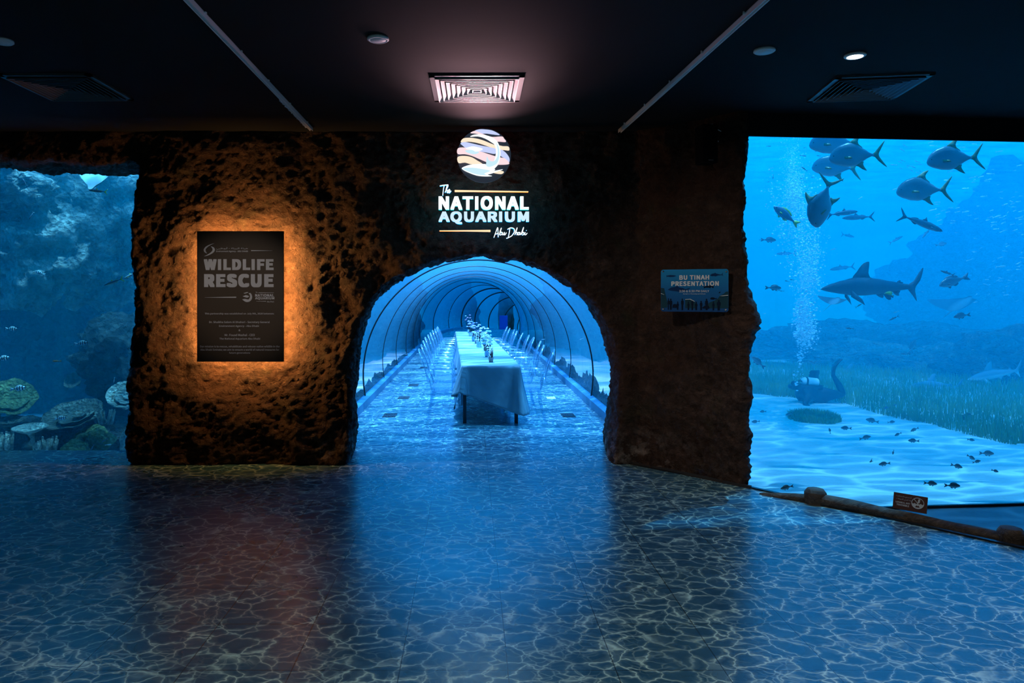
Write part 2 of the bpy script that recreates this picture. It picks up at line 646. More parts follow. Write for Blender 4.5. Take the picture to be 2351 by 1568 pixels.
# header over the right-hand window
gd = (G1 - G0).normalized()
gang = math.atan2(gd.y, gd.x)
mb = MB()
c = (G0 + G1) / 2 + Vector((-gd.y, gd.x)) * -0.012
mb.box((c.x, c.y, 3.05 + 0.3), ((G1 - G0).length + 0.1, 0.03, 0.6), Matrix.Rotation(gang, 3, 'Z'))
hd = mb.build('trim_2', 'ceiling_paint', smooth=False)
struct(hd)
mb = MB()
c = (G0 + G1) / 2 + Vector((-gd.y, gd.x)) * 0.0
mb.box((c.x, c.y, -0.25), ((G1 - G0).length, 0.03, 0.03), Matrix.Rotation(gang, 3, 'Z'))
struct(mb.build('trim_3', 'edge_metal', smooth=False))
# tank panes
mb = MB()
c = (G0 + G1) / 2 + Vector((-gd.y, gd.x)) * 0.015
mb.box((c.x, c.y, 1.40), ((G1 - G0).length, 0.012, 3.32), Matrix.Rotation(gang, 3, 'Z'))
struct(mb.build('window_1', 'tank_glass', smooth=False))
mb = MB()
mb.box((-4.6, 7.615, 1.6), (4.2, 0.012, 3.2))
struct(mb.build('window_2', 'reef_window_glass', smooth=False))

# ---------------------------------------------------------------- the tunnel
TR, TZ = 1.75, 0.45


def tun(Y):
    x = 0.118
    if Y > 24:
        x += (Y - 24) ** 2 / 176.0
    return x


def tunz(Y):
    return -0.6 * (max(0.0, Y - 30) / 16.0) ** 2


def tun_frame(Y):
    e = 0.05
    d = Vector((tun(Y + e) - tun(Y - e), 2 * e, 0)).normalized()
    return Vector((tun(Y), Y, tunz(Y))), Vector((d.y, -d.x, 0)), d


A0 = math.asin((0.13 - TZ) / TR)          # angle where the acrylic meets the curb


def tun_ring(Y, r, n=40, a0=A0):
    c, sx, d = tun_frame(Y)
    return [c + sx * (r * math.cos(a)) + Vector((0, 0, TZ + r * math.sin(a))) for a in [a0 + (PI - 2 * a0) * k / n for k in range(n + 1)]]


def stations(y0, y1, st):
    n = max(1, int(math.ceil((y1 - y0) / st)))
    return [y0 + (y1 - y0) * i / n for i in range(n + 1)]


# water: everything behind the panes, minus the bore of the tunnel
TEND = 56.0
gx = lambda x: G0.y + (x - G0.x) * (G1.y - G0.y) / (G1.x - G0.x)
mb = MB()
mb.prism([(-24, 7.63), (-2.6, 7.63), (-2.6, 8.06), (2.45, 8.06), (2.45, gx(2.45) + .035), (9.2, 6.88 + .035), (24, 6.92), (24, 84), (-24, 84)], 'z', -5.0, 5.2)
water = mb.build('tank_water', 'sea_water', smooth=False)
mb = MB()
ys = stations(7.2, 24, 3.6) + stations(24, 60, 1.5)[1:]
vsx, fs = [], []
NP = 43
for Y in ys:
    ring = tun_ring(Y, TR + 0.03)
    c, sx, d = tun_frame(Y)
    ring.append(c - sx * (TR - 0.02) + Vector((0, 0, -1.0)))
    ring.append(c + sx * (TR - 0.02) + Vector((0, 0, -1.0)))
    vsx += ring
for i in range(len(ys) - 1):
    for k in range(NP):
        k2 = (k + 1) % NP
        fs.append((i * NP + k, i * NP + k2, (i + 1) * NP + k2, (i + 1) * NP + k))
fs.append(tuple(range(NP - 1, -1, -1)))
fs.append(tuple((len(ys) - 1) * NP + k for k in range(NP)))
mb.add(vsx, fs)
bore = mb.build('bore', 'sea_water', smooth=False)
hidden_cut(water, bore)
tag(water, 'clear blue aquarium water filling the tank behind the windows and around the tunnel', 'water', kind='stuff')

# tunnel floor slab
mb = MB()
ys = stations(8.02, 24, 4) + stations(24, TEND, 1.5)[1:]
vsx, fs = [], []
for Y in ys:
    c, sx, d = tun_frame(Y)
    w_ = TR - 0.03
    vsx += [c - sx * w_ + Vector((0, 0, -0.3)), c + sx * w_ + Vector((0, 0, -0.3)), c + sx * w_, c - sx * w_]
for i in range(len(ys) - 1):
    for k in range(4):
        k2 = (k + 1) % 4
        fs.append((i * 4 + k, i * 4 + k2, (i + 1) * 4 + k2, (i + 1) * 4 + k))
fs += [(3, 2, 1, 0), tuple((len(ys) - 1) * 4 + k for k in range(4))]
mb.add(vsx, fs)
struct(mb.build('floor_tunnel', 'ripple_print_vinyl', smooth=False))
# curbs at the foot of the acrylic
for side, nm in ((-1, 'baseboard_left'), (1, 'baseboard_right')):
    mb = MB()
    vsx, fs = [], []
    for Y in ys:
        c, sx, d = tun_frame(Y)
        xi, xo = TR - 0.10, TR - 0.0
        prof = [(xi, 0), (xi, 0.115), (xo - .01, 0.135), (xo - .01, -0.28), (xi, -0.28)]
        vsx += [c + sx * side * u + Vector((0, 0, v)) for u, v in prof]
    for i in range(len(ys) - 1):
        for k in range(5):
            k2 = (k + 1) % 5
            fs.append((i * 5 + k, i * 5 + k2, (i + 1) * 5 + k2, (i + 1) * 5 + k))
    fs += [(4, 3, 2, 1, 0), tuple((len(ys) - 1) * 5 + k for k in range(5))]
    mb.add(vsx, fs)
    struct(mb.build(nm, 'curb_paint', smooth=False))

# acrylic arch panels and the dark seams between them
seams = [8.10, 10.85, 13.25, 15.65, 18.05, 20.5, 23.0, 28.7, 34.0, 38.0, 42.0, 46.0, 50.0, 54.0]
seams = [s for s in seams if s < TEND]
for i in range(len(seams) - 1):
    y0, y1 = seams[i] + 0.008, seams[i + 1] - 0.008
    sub = stations(y0, y1, 1.3)
    me = bpy.data.meshes.new('acrylic_panel')
    vsx, fs, uv = [], [], []
    n = 48
    for Y in sub:
        vsx += tun_ring(Y, TR, n)
        uv += [(k / n * 5.0, Y) for k in range(n + 1)]
    for j in range(len(sub) - 1):
        for k in range(n):
            fs.append((j * (n + 1) + k, j * (n + 1) + k + 1, (j + 1) * (n + 1) + k + 1, (j + 1) * (n + 1) + k))
    me.from_pydata([tuple(v) for v in vsx], [], fs)
    ul = me.uv_layers.new(name='uv')
    for lp in me.loops:
        ul.data[lp.index].uv = uv[lp.vertex_index]
    o = link('window_%d' % (i + 3), me, 'tunnel_acrylic')
    struct(o)
for i, Y in enumerate(seams):
    mb = MB()
    thick = 0.012 if Y < 12 else (0.007 if Y < 28 else (0.016 if Y < 37 else 0.04))
    mb.tube(tun_ring(Y, TR - 0.004, 48), thick, 6)
    if i in (1,):
        pass
    struct(mb.build('trim_%d' % (i + 4), 'seam_black'))


# ================================================================ THE ROCK WALL
def outline(pts, Y):
    return [((px - PX) * Y / F, H - (py - PY) * Y / F) for px, py in pts]


def fractal(p, sc, octs=5, seed=0.0):
    return noise.fractal(Vector((p[0] * sc + seed, p[1] * sc + seed * .7, p[2] * sc)), 0.9, 2.1, octs)


YW = 6.98
mb = MB()
mb.box((-2.4, 7.55, 1.62), (8.6, 1.14, 3.36))
wall = mb.build('wall_front', 'rock_plaster', smooth=False)
# right-hand pier, its face turned towards the window
mb = MB()
mb.prism([(1.47, 8.1), (1.46, 7.45), (1.50, 7.15), (1.62, 6.98), (2.355, 6.17), (2.42, 6.22), (2.42, 6.6), (2.3, 8.1)], 'z', -0.05, 3.3)
pier = mb.build('pier', 'rock_plaster', smooth=False)
hidden_cut(wall, pier, 'UNION')
# opening of the left window
mb = MB()
mb.prism([(u * 1.0, H + (v - H) * 7.45 / 7.04) for u, v in outline([(-900, 1400), (-900, 384), (30, 384), (60, 394), (120, 388), (200, 398), (325, 392), (318, 420), (306, 470), (304, 540), (312, 650), (308, 760), (309, 880), (305, 930), (297, 965), (300, 1010), (318, 1066), (319, 1400)], 7.04)], 'y', 6.0, 9.0)
cut = mb.build('cut', 'rock_plaster')
hidden_cut(wall, cut)
mb = MB()
mb.box((-5.2, 8.2, 1.6), (5.1, 1.13, 4.0))
cut = mb.build('cut', 'rock_plaster')
hidden_cut(wall, cut)
# the arch, waisted in depth
arch_px = [(806, 1180), (806, 1060), (812, 1010), (816, 950), (814, 880), (820, 810), (838, 740), (868, 690), (905, 652), (960, 614), (1010, 596), (1060, 588), (1110, 586), (1190, 597),
           (1250, 622), (1300, 655), (1350, 700), (1386, 760), (1407, 830), (1412, 900), (1406, 960), (1398, 1010), (1398, 1040), (1400, 1180)]
base = outline(arch_px, 7.2)
ctr = (0.137, 0.9)
vsx, fs = [], []
lay = [(6.3, 1.16), (6.85, 1.06), (7.0, 1.02), (7.2, 1.0), (7.5, 1.05), (7.9, 1.12), (9.0, 1.20)]
n = len(base)
for (Y, k) in lay:
    for (x, z) in base:
        kz = k if z > ctr[1] else 1 + (k - 1) * 0.0
        kx = k if z > 0.5 else 1 + (k - 1) * (0.55 + 0.45 * max(0, z) / 0.5)
        vsx.append((ctr[0] + (x - ctr[0]) * kx, Y, ctr[1] + (z - ctr[1]) * kz))
for i in range(len(lay) - 1):
    for k in range(n):
        k2 = (k + 1) % n
        fs.append((i * n + k, i * n + k2, (i + 1) * n + k2, (i + 1) * n + k))
fs += [tuple(range(n - 1, -1, -1)), tuple((len(lay) - 1) * n + k for k in range(n))]
mb = MB()
mb.add(vsx, fs)
cut = mb.build('cut', 'rock_plaster')
hidden_cut(wall, cut)
rm = wall.modifiers.new('remesh', 'REMESH')
rm.mode = 'VOXEL'
rm.voxel_size = 0.026
bake(wall)
sm = wall.modifiers.new('smooth', 'SMOOTH')
sm.factor = 0.6
sm.iterations = 9
bake(wall)
me = wall.data
nv = len(me.vertices)
co = np.empty(nv * 3)
me.vertices.foreach_get('co', co)
co = co.reshape(-1, 3)
no = np.empty(nv * 3)
me.vertices.foreach_get('normal', no)
no = no.reshape(-1, 3)
new = co.copy()
for i in range(nv):
    p = co[i]
    if p[1] > 7.95:
        continue
    big = noise.noise(Vector((p[0] * 1.7 + 3.1, p[1] * 1.7, p[2] * 1.7))) * 0.050
    mid = noise.noise(Vector((p[0] * 5.0, p[1] * 5.0 + 2.2, p[2] * 4.0))) * 0.040
    q = Vector((p[0] * 14.0 + 0.6 * mid * 40, p[1] * 14.0, p[2] * 17.0))
    ridg = (1.0 - 2.0 * abs(noise.noise(q))) * 0.024 - 0.009 + (1.0 - 2.0 * abs(noise.noise(q * 2.1))) * 0.010
    fine = noise.noise(q * 2.3) * 0.010
    calm = 1.0
    if p[0] > -2.9 and p[0] < -1.7 and p[2] > 0.95 and p[2] < 2.35 and p[1] < 7.15:      # flatter bed behind the lit plaque
        calm = 0.55
    dsp = (big + mid) * calm + ridg + fine
    # a knob sticking out of the pier's window edge
    if p[0] > 1.9:
        dsp += 0.080 * min(1.0, (p[0] - 1.9) / 0.35) ** 2 * math.exp(-((p[2] - 1.42) / 0.22) ** 2)
    new[i] = p + no[i] * dsp
new[:, 2] = np.maximum(new[:, 2], 0.0)
me.vertices.foreach_set('co', new.reshape(-1))
me.update()
me.materials.clear()
me.materials.append(MATS['rock_plaster'])
me.polygons.foreach_set('use_smooth', [True] * len(me.polygons))
struct(wall)
# thin dark upstand at the foot of the pier
mb = MB()
p, q = Vector((1.56, 7.035)), Vector((2.40, 6.115))
d = (q - p)
mb.box(((p.x + q.x) / 2 , (p.y + q.y) / 2 , 0.012), (d.length, 0.03, 0.024), Matrix.Rotation(math.atan2(d.y, d.x), 3, 'Z'))
struct(mb.build('baseboard_front', 'dark_paint', smooth=False))

# ================================================================ TANK BED
bm = bmesh.new()
nx, ny = 150, 120
rows = []
for j in range(ny + 1):
    Y = 6.3 + 70 * (j / ny) ** 1.9
    row = []
    for i in range(nx + 1):
        u = (i / nx) * 2 - 1
        X = 24 * (abs(u) ** 1.4) * (1 if u > 0 else -1)
        z = -0.31 + 0.05 * noise.noise(Vector((X * .6, Y * .6, 0))) + 0.02 * noise.noise(Vector((X * 2.1, Y * 3.1, 0)))
        z += 0.28 * max(0, min(1, (Y - 9) / 12.0)) + tunz(min(Y, 60))
        if abs(X - tun(min(Y, 58))) < TR - 0.05 and Y < 58:
            z = -0.5 + tunz(Y)
        row.append(bm.verts.new((X, Y, z)))
    rows.append(row)
for j in range(ny):
    for i in range(nx):
        a, b, c, d = rows[j][i], rows[j][i + 1], rows[j + 1][i + 1], rows[j + 1][i]
        mx_ = sum(v.co.x for v in (a, b, c, d)) / 4
        my = sum(v.co.y for v in (a, b, c, d)) / 4
        if mx_ < 2.5 and my < 8.0:
            continue
        if my < 58 and abs(mx_ - tun(my)) < TR - 0.15:
            continue
        bm.faces.new((a, b, c, d))
for v in [v for v in bm.verts if not v.link_faces]:
    bm.verts.remove(v)
me = bpy.data.meshes.new('sand_bed')
bm.to_mesh(me)
bm.free()
sand = link('sand_bed', me, 'pale_sand')
tag(sand, 'pale rippled sand covering the bottom of the tank', 'sand', kind='stuff')

# ================================================================ ROOM FITTINGS
import os
FONT = None
ARAB = None
try:
    ARAB = bpy.data.fonts.load(os.path.join(bpy.utils.resource_path('LOCAL'), 'datafiles', 'fonts', 'NotoSansArabic-VariableFont_wdth,wght.woff2'))
except Exception:
    ARAB = None
try:
    fp = os.path.join(bpy.utils.resource_path('LOCAL'), 'datafiles', 'fonts', 'Noto Sans CJK Regular.woff2')
    FONT = bpy.data.fonts.load(fp)
except Exception:
    FONT = None


def text_mesh(name, body, width, height, mat, parent, loc, rot=(PI / 2, 0, 0), bold=0.0, extrude=0.002, font=True, align='CENTER', maxh=None):
    """flat lettering fitted into width x height (metres); loc = its centre"""
    c = bpy.data.curves.new(name, 'FONT')
    c.body = body
    fnt = ARAB if any(ord(ch_) > 0x5ff for ch_ in body) else FONT
    if fnt:
        c.font = fnt
    c.size = 1.0
    c.align_x = align
    c.space_character = 1 + bold * 3.2
    c.space_line = 1.1
    c.resolution_u = 6 if bold > 0.015 else 3
    tmp = bpy.data.objects.new('tmp', c)
    COL.objects.link(tmp)
    dg = bpy.context.evaluated_depsgraph_get()
    dg.update()
    me = bpy.data.meshes.new_from_object(tmp.evaluated_get(dg))
    bpy.data.objects.remove(tmp, do_unlink=True)
    co = np.empty(len(me.vertices) * 3)
    me.vertices.foreach_get('co', co)
    co = co.reshape(-1, 3)
    mn, mx_ = co.min(0), co.max(0)
    sx = width / (mx_[0] - mn[0] + 2 * bold)
    sy = height / (mx_[1] - mn[1] + 1.4 * bold) if height else sx
    co[:, 0] = (co[:, 0] - (mn[0] + mx_[0]) / 2) * sx
    co[:, 1] = (co[:, 1] - (mn[1] + mx_[1]) / 2) * sy
    me.vertices.foreach_set('co', co.reshape(-1))
    if bold:          # heavier weight: the outline repeated a little to every side
        fs0 = [tuple(p.vertices) for p in me.polygons]
        V0 = co.copy()
        V0[:, 2] = 0
        vsb, fsb = [], []
        ring_ = [(-1 + .5 * a_, b_) for a_ in range(5) for b_ in (-1, 1)] + [(b_, -1 + .5 * a_) for a_ in range(1, 4) for b_ in (-1, 1)] + [(0, 0)]
        for q, (dx, dy) in enumerate(ring_):
            b_ = len(vsb)
            vsb += [(v[0] + dx * bold * sx, v[1] + dy * bold * sy * 0.7, q * 1e-5) for v in V0]
            fsb += [tuple(k_ + b_ for k_ in f) for f in fs0]
        me = bpy.data.meshes.new(name)
        me.from_pydata(vsb, [], fsb)
    if extrude:
        bm = bmesh.new()
        bm.from_mesh(me)
        r = bmesh.ops.extrude_face_region(bm, geom=bm.faces[:])
        vs_ = [g for g in r['geom'] if isinstance(g, bmesh.types.BMVert)]
        bmesh.ops.translate(bm, verts=vs_, vec=(0, 0, extrude))
        bmesh.ops.recalc_face_normals(bm, faces=bm.faces)
        bm.to_mesh(me)
        bm.free()
    me.materials.clear()
    me.update()
    o = link(name, me, mat, parent, smooth=False)
    o.location = loc
    o.rotation_euler = rot
    return o


def plate_poly(name, polys, mats, parent, y0, y1):
    """flat shapes in the XZ plane given a real thickness; polys: list of (points, material index)"""
    mb_ = MB()
    for k, (pts_, mi) in enumerate(polys):
        off = k * 0.0004
        bm = bmesh.new()
        vs_ = [bm.verts.new((u, y0 - off, v)) for u, v in pts_]
        f = bm.faces.new(vs_)
        r = bmesh.ops.extrude_face_region(bm, geom=[f])
        bmesh.ops.translate(bm, verts=[g for g in r['geom'] if isinstance(g, bmesh.types.BMVert)], vec=(0, (y1 - y0) + off, 0))
        bmesh.ops.triangulate(bm, faces=[f_ for f_ in bm.faces if len(f_.verts) > 4])
        bm.verts.index_update()
        mb_.add([v.co.copy() for v in bm.verts], [[v.index for v in f_.verts] for f_ in bm.faces], mi)
        bm.free()
    return mb_.build(name, mats, parent, smooth=False)


def smooth_closed(pts_, n=4):
    """a closed Catmull-Rom curve through the points"""
    out = []
    L = len(pts_)
    for i in range(L):
        p0, p1, p2, p3 = [pts_[(i + k) % L] for k in (-1, 0, 1, 2)]
        for s in range(n):
            t_ = s / n
            out.append(tuple(0.5 * ((2 * p1[j]) + (-p0[j] + p2[j]) * t_ + (2 * p0[j] - 5 * p1[j] + 4 * p2[j] - p3[j]) * t_ ** 2 + (-p0[j] + 3 * p1[j] - 3 * p2[j] + p3[j]) * t_ ** 3) for j in range(2)))
    return out


def smooth_open(pts_, n=5):
    out = []
    L = len(pts_)
    dim = len(pts_[0])
    for i in range(L - 1):
        p0, p1, p2, p3 = pts_[max(i - 1, 0)], pts_[i], pts_[i + 1], pts_[min(i + 2, L - 1)]
        for s in range(n):
            t_ = s / n
            out.append(tuple(0.5 * ((2 * p1[j]) + (-p0[j] + p2[j]) * t_ + (2 * p0[j] - 5 * p1[j] + 4 * p2[j] - p3[j]) * t_ ** 2 + (-p0[j] + 3 * p1[j] - 3 * p2[j] + p3[j]) * t_ ** 3) for j in range(dim)))
    out.append(tuple(pts_[-1]))
    return out


def arabic(s):
    """presentation forms in reading order, turned round for a left-to-right setter"""
    return s[::-1]


# ---------------------------------------------------------------- lit aquarium sign over the arch
YS = 6.74
emission('neon_white', (0.90, 0.97, 1.0), 1.35)
emission('neon_ice', (0.62, 0.84, 1.0), 1.05)
emission('neon_lavender', (0.58, 0.66, 1.0), 1.0)
emission('neon_rose', (1.0, 0.72, 0.76), 1.05)
emission('neon_peach', (1.0, 0.80, 0.60), 1.05)
emission('neon_paleblue', (0.60, 0.86, 0.97), 1.0)
emission('neon_bar', (1.0, 0.62, 0.36), 1.4)
emission('halo_cyan', (0.0, 0.62, 0.80), 5.0)
emission('halo_blue', (0.0, 0.30, 0.95), 4.0)
emission('halo_orange', (1.0, 0.16, 0.02), 5.0)
emission('halo_rose', (1.0, 0.10, 0.12), 3.0)
principled('sign_disc', (0.045, 0.05, 0.06), 0.25, emis=(0.3, 0.5, 0.8), emis_s=0.045)
principled('sign_can', (0.02, 0.02, 0.025), 0.4)
c0 = at(1111, 430, YS)
sign = empty('illuminated_sign', c0, 0, 'glowing round fish emblem over the lit lettering THE NATIONAL AQUARIUM above the rock arch', 'sign')


def sg(x, y):       # sign-local coordinates of a point in the photograph
    p = at(x, y, YS) - c0
    return (p.x, p.z)


def sc3(x, y):
    return sg(960 + x / 5.6, 280 + y / 5.6)


dc = sc3(848, 432)
R = 345 / 5.6 * YS / F
ring = [(dc[0] + R * math.cos(a), dc[1] + R * math.sin(a)) for a in [2 * PI * k / 64 for k in range(64)]]
disc = plate_poly('emblem_disc', [(ring, 0)], ['sign_disc'], sign, -0.005, 0.05)
disc['label'] = 'dark round emblem disc'
E = [
    ([(725, 120), (790, 98), (860, 100), (940, 110), (1000, 135), (1048, 170), (960, 163), (880, 152), (800, 150)], 0),
    ([(672, 145), (725, 119), (775, 132), (850, 165), (950, 196), (1075, 190), (1102, 215), (1128, 258), (1050, 256), (980, 250), (900, 222), (810, 172), (740, 152)], 1),
    ([(550, 265), (580, 216), (660, 207), (740, 215), (830, 238), (920, 275), (1000, 310), (1000, 350), (920, 325), (850, 300), (760, 272), (650, 256)], 2),
    ([(1030, 306), (1090, 315), (1160, 320), (1170, 368), (1110, 364), (1050, 356)], 2),
    ([(545, 278), (600, 262), (700, 281), (800, 305), (930, 330), (995, 350), (992, 412), (880, 395), (750, 372), (620, 338), (575, 308)], 0),
    ([(1055, 358), (1110, 385), (1150, 428), (1174, 475), (1166, 522), (1115, 472), (1055, 432)], 0),
    ([(513, 342), (600, 333), (700, 355), (830, 392), (930, 425), (1040, 458), (1110, 470), (1165, 520), (1158, 546), (1050, 552), (960, 545), (870, 514), (780, 476), (690, 438), (600, 416), (508, 413)], 1),
    ([(508, 454), (600, 440), (690, 458), (760, 500), (828, 543), (760, 550), (680, 546), (600, 524), (520, 530)], 2),
    ([(955, 652), (1000, 628), (1098, 640), (1068, 672)], 2),
    ([(670, 192), (720, 168), (800, 165), (880, 178), (960, 208), (1018, 260), (1050, 335), (1058, 410), (1048, 485), (1020, 560), (960, 630), (1085, 612), (1040, 632), (890, 678), (820, 655), (900, 600), (960, 540), (990, 460), (1000, 380), (985, 300), (940, 262), (860, 215), (770, 188)], 3),
    ([(563, 595), (620, 568), (700, 550), (860, 545), (900, 575), (990, 612), (940, 640), (890, 680), (950, 697), (860, 702), (750, 690), (640, 650), (580, 618)], 3),
    ([(575, 600), (700, 592), (830, 610), (930, 632), (850, 668), (890, 690), (760, 680), (640, 640)], 4),
    ([(605, 372), (640, 365), (700, 362), (760, 380), (785, 395), (740, 418), (680, 414), (620, 392)], 4),
    ([(1000, 262), (1035, 330), (1046, 410), (1036, 485), (1005, 545), (930, 580), (880, 572), (875, 520), (885, 445), (905, 490), (940, 510), (985, 500), (1018, 440), (1020, 350)], 4),
    ([(610, 345), (690, 320), (760, 328), (830, 350), (800, 372), (740, 385), (700, 366)], 3),
]
E2 = [(smooth_closed([sc3(*p) for p in pts_], 3), mi) for pts_, mi in E]
em = plate_poly('emblem_figure', E2, ['neon_lavender', 'neon_rose', 'neon_peach', 'neon_white', 'neon_paleblue'], disc, -0.012, -0.006)
em['label'] = 'bright curling fish and wave bands'
mb = MB()
mb.tube([(dc[0] + (R - .03) * math.cos(a), 0.062, dc[1] + (R - .03) * math.sin(a)) for a in [2 * PI * k / 40 for k in range(40)]], 0.005, 5, closed=True)
mb.build('halo_strip', 'halo_rose', sign)

for (body, x0, x1, y0, y1, mat, halo, bold) in (('NATIONAL', 1007, 1214, 450.5, 482, 'neon_white', 'halo_cyan', 0.02), ('AQUARIUM', 1007, 1214.5, 485.5, 514.5, 'neon_ice', 'halo_blue', 0.02)):
    a, b = sg(x0, y0), sg(x1, y1)
    cx, cz = (a[0] + b[0]) / 2, (a[1] + b[1]) / 2
    Wd, Hd = b[0] - a[0], a[1] - b[1]
    lt = text_mesh('lettering', body, Wd, Hd, mat, sign, (cx, -0.006, cz), bold=bold, extrude=0.006)
    bk = text_mesh('letter_can', body, Wd * 0.998, Hd * 0.99, halo, sign, (cx, 0.038, cz), bold=bold * 0.7, extrude=0.022)
    bk['label'] = 'coloured glowing rims of the letters'
# tapering bars
for (xa, ya, xb, yb, wa, wb) in ((1044, 438.7, 1213, 440, 4.8, 1.2), (1009, 529.7, 1126, 530.3, 1.2, 4.8)):
    A, B = sg(xa, ya), sg(xb, yb)
    k = YS / F / 2
    quad = [(A[0], A[1] + wa * k), (B[0], B[1] + wb * k), (B[0], B[1] - wb * k), (A[0], A[1] - wa * k)]
    plate_poly('light_bar', [(quad, 0)], ['neon_bar'], sign, -0.008, 0.0)
    mb = MB()
    mb.tube([(A[0], 0.03, A[1]), (B[0], 0.03, B[1])], 0.004, 5)
    mb.build('halo_strip', 'halo_orange', sign)
# handwritten words drawn as bent strokes
HW = {
    'the': [[(278, 822), (330, 812), (388, 808)], [(335, 815), (325, 860), (316, 945)], [(352, 900), (362, 855), (376, 812), (384, 822), (362, 870), (345, 905), (362, 878), (378, 878), (370, 905), (380, 910), (400, 895), (408, 872), (396, 868), (388, 895), (402, 912), (424, 884)]],
    'abu': [[(975, 1485), (995, 1430), (1022, 1358), (1026, 1400), (1030, 1480)], [(990, 1440), (1010, 1438), (1036, 1428)],
            [(1046, 1450), (1056, 1400), (1070, 1362), (1060, 1400), (1048, 1448), (1062, 1418), (1078, 1420), (1074, 1446), (1056, 1452), (1048, 1446)], [(1088, 1420), (1082, 1446), (1096, 1450), (1112, 1418), (1106, 1448), (1118, 1450), (1136, 1422)]],
    'dhabi': [[(1180, 1368), (1172, 1420), (1160, 1480)], [(1150, 1380), (1190, 1360), (1232, 1372), (1238, 1410), (1205, 1462), (1150, 1492), (1134, 1494)],
              [(1244, 1450), (1258, 1400), (1274, 1358), (1262, 1400), (1246, 1448), (1262, 1420), (1276, 1424), (1270, 1450), (1282, 1446)],
              [(1308, 1422), (1290, 1420), (1284, 1446), (1298, 1450), (1314, 1420), (1308, 1448), (1322, 1444)],
              [(1324, 1446), (1340, 1398), (1356, 1354), (1344, 1400), (1330, 1446), (1346, 1420), (1360, 1424), (1356, 1448), (1338, 1452)], [(1378, 1418), (1370, 1446), (1384, 1450), (1404, 1428)], [(1392, 1392), (1394, 1396)]],
}
for w_, strokes in HW.items():
    mb = MB()
    for st in strokes:
        q = smooth_open([(*sc3(*p),) for p in st], 4) if len(st) > 2 else [sc3(*p) for p in st]
        mb.tube([(u, 0.0, v) for u, v in q], 0.0042, 5, flat=1.0)
    mb.build('script_lettering', 'neon_white', sign)
    mb = MB()
    for st in strokes:
        q = [sc3(*p) for p in st]
        mb.tube([(u, 0.035, v) for u, v in q], 0.003, 4)
    mb.build('halo_strip', 'halo_blue', sign)
# area lamps added before the sign to boost the light it throws
for (nm, loc, tgt, e, colr, sx, sy) in (('sign_boost_light', at(1111, 352, 6.64), (0.05, 5.2, 3.42), 4.0, (1.0, 0.50, 0.56), 0.30, 0.12), ('sign_boost_light', at(1111, 470, 6.60), (0.05, 5.47, 3.27), 7.0, (1.0, 0.55, 0.62), 0.30, 0.12), ('sign_boost_light', at(1111, 480, 6.66), (0.12, 5.0, 0.2), 3.0, (0.35, 0.75, 1.0), 0.8, 0.25)):
    o = lamp(nm, 'AREA', loc, tgt, e, colr, sx, sy)
    o.data.spread = math.radians((90 if e < 5 else 46) if colr[0] > .9 else 170)

# a strip of pale tape left on the wall
mb = MB()
mb.box((0, 0, 0), (0.105, 0.003, 0.022), Matrix.Rotation(0.03, 3, 'Y'))
principled('tape', (0.35, 0.38, 0.38), 0.5)
tp = mb.build('tape_strip', 'tape', smooth=False)
tp.location = at(1038, 286, 6.80)
tag(tp, 'short strip of grey tape stuck on the dark wall above the emblem', 'tape')

# ---------------------------------------------------------------- backlit wildlife rescue plaque
YP = 6.80
pc = at(552.3, 680.5, YP)
pq = empty('backlit_plaque', pc, 0, 'dark brown WILDLIFE RESCUE plaque lit from behind with amber light on the rock', 'plaque')
W2, H2 = 198.5 * YP / F / 2, 299.5 * YP / F / 2
principled('plaque_brown', (0.055, 0.030, 0.013), 0.55, bump=(400, 0.05, 0.001))
principled('plaque_letter', (0.74, 0.74, 0.80), 0.6)
mb = MB()
mb.box((0, 0, 0), (2 * W2, 0.022, 2 * H2))
mb.box((0, 0.05, 0), (2 * W2 - 0.16, 0.08, 2 * H2 - 0.16))
pn = mb.build('panel', 'plaque_brown', pq, smooth=False)
bevel(pn, 0.002, 1)
emission('amber_led', (1.0, 0.42, 0.08), 5.0)
mb = MB()
for sx in (-1, 1):
    mb.box((sx * (W2 - 0.03), 0.045, 0), (0.012, 0.010, 2 * H2 - 0.06))
    mb.box((0, 0.045, sx * (H2 - 0.03)), (2 * W2 - 0.06, 0.010, 0.012))
ls = mb.build('light_strip', 'amber_led', pq, smooth=False)
AM = (1.0, 0.43, 0.11)
for (dx, dz, L, s_) in ((1, 0, 2 * H2 - .1, 'v'), (-1, 0, 2 * H2 - .1, 'v'), (0, 1, 2 * W2 - .06, 'h'), (0, -1, 2 * W2 - .06, 'h')):
    loc = pc + Vector((dx * (W2 - 0.012), 0.075, dz * (H2 - 0.012)))
    tgt = loc + Vector((dx * 1.0, 1.9, dz * 1.0))
    l = bpy.data.lights.new('plaque_led', 'AREA')
    l.shape = 'RECTANGLE'
    l.size = 0.012
    l.size_y = L
    l.energy = 19 if s_ == 'v' else 10
    l.color = AM
    o = bpy.data.objects.new('plaque_led', l)
    COL.objects.link(o)
    o.location = loc
    zax = (loc - tgt).normalized()
    yax = Vector((0, 0, 1)) if s_ == 'v' else Vector((1, 0, 0))
    xax = yax.cross(zax).normalized()
    yax = zax.cross(xax)
    o.rotation_euler = Matrix((xax, yax, zax)).transposed().to_euler()


def pq_px(x, y):         # from the 4.612x enlargement of the plaque
    p = at(430 + x / 4.612, 510 + y / 4.612, YP) - pc
    return (p.x, p.z)


def pq_text(body, x0, x1, y0, y1, bold=0.0):
    a, b = pq_px(x0, y0), pq_px(x1, y1)
    return text_mesh('lettering', body, b[0] - a[0], a[1] - b[1], 'plaque_letter', pn, ((a[0] + b[0]) / 2, -0.0115, (a[1] + b[1]) / 2), bold=bold, extrude=0.0012)


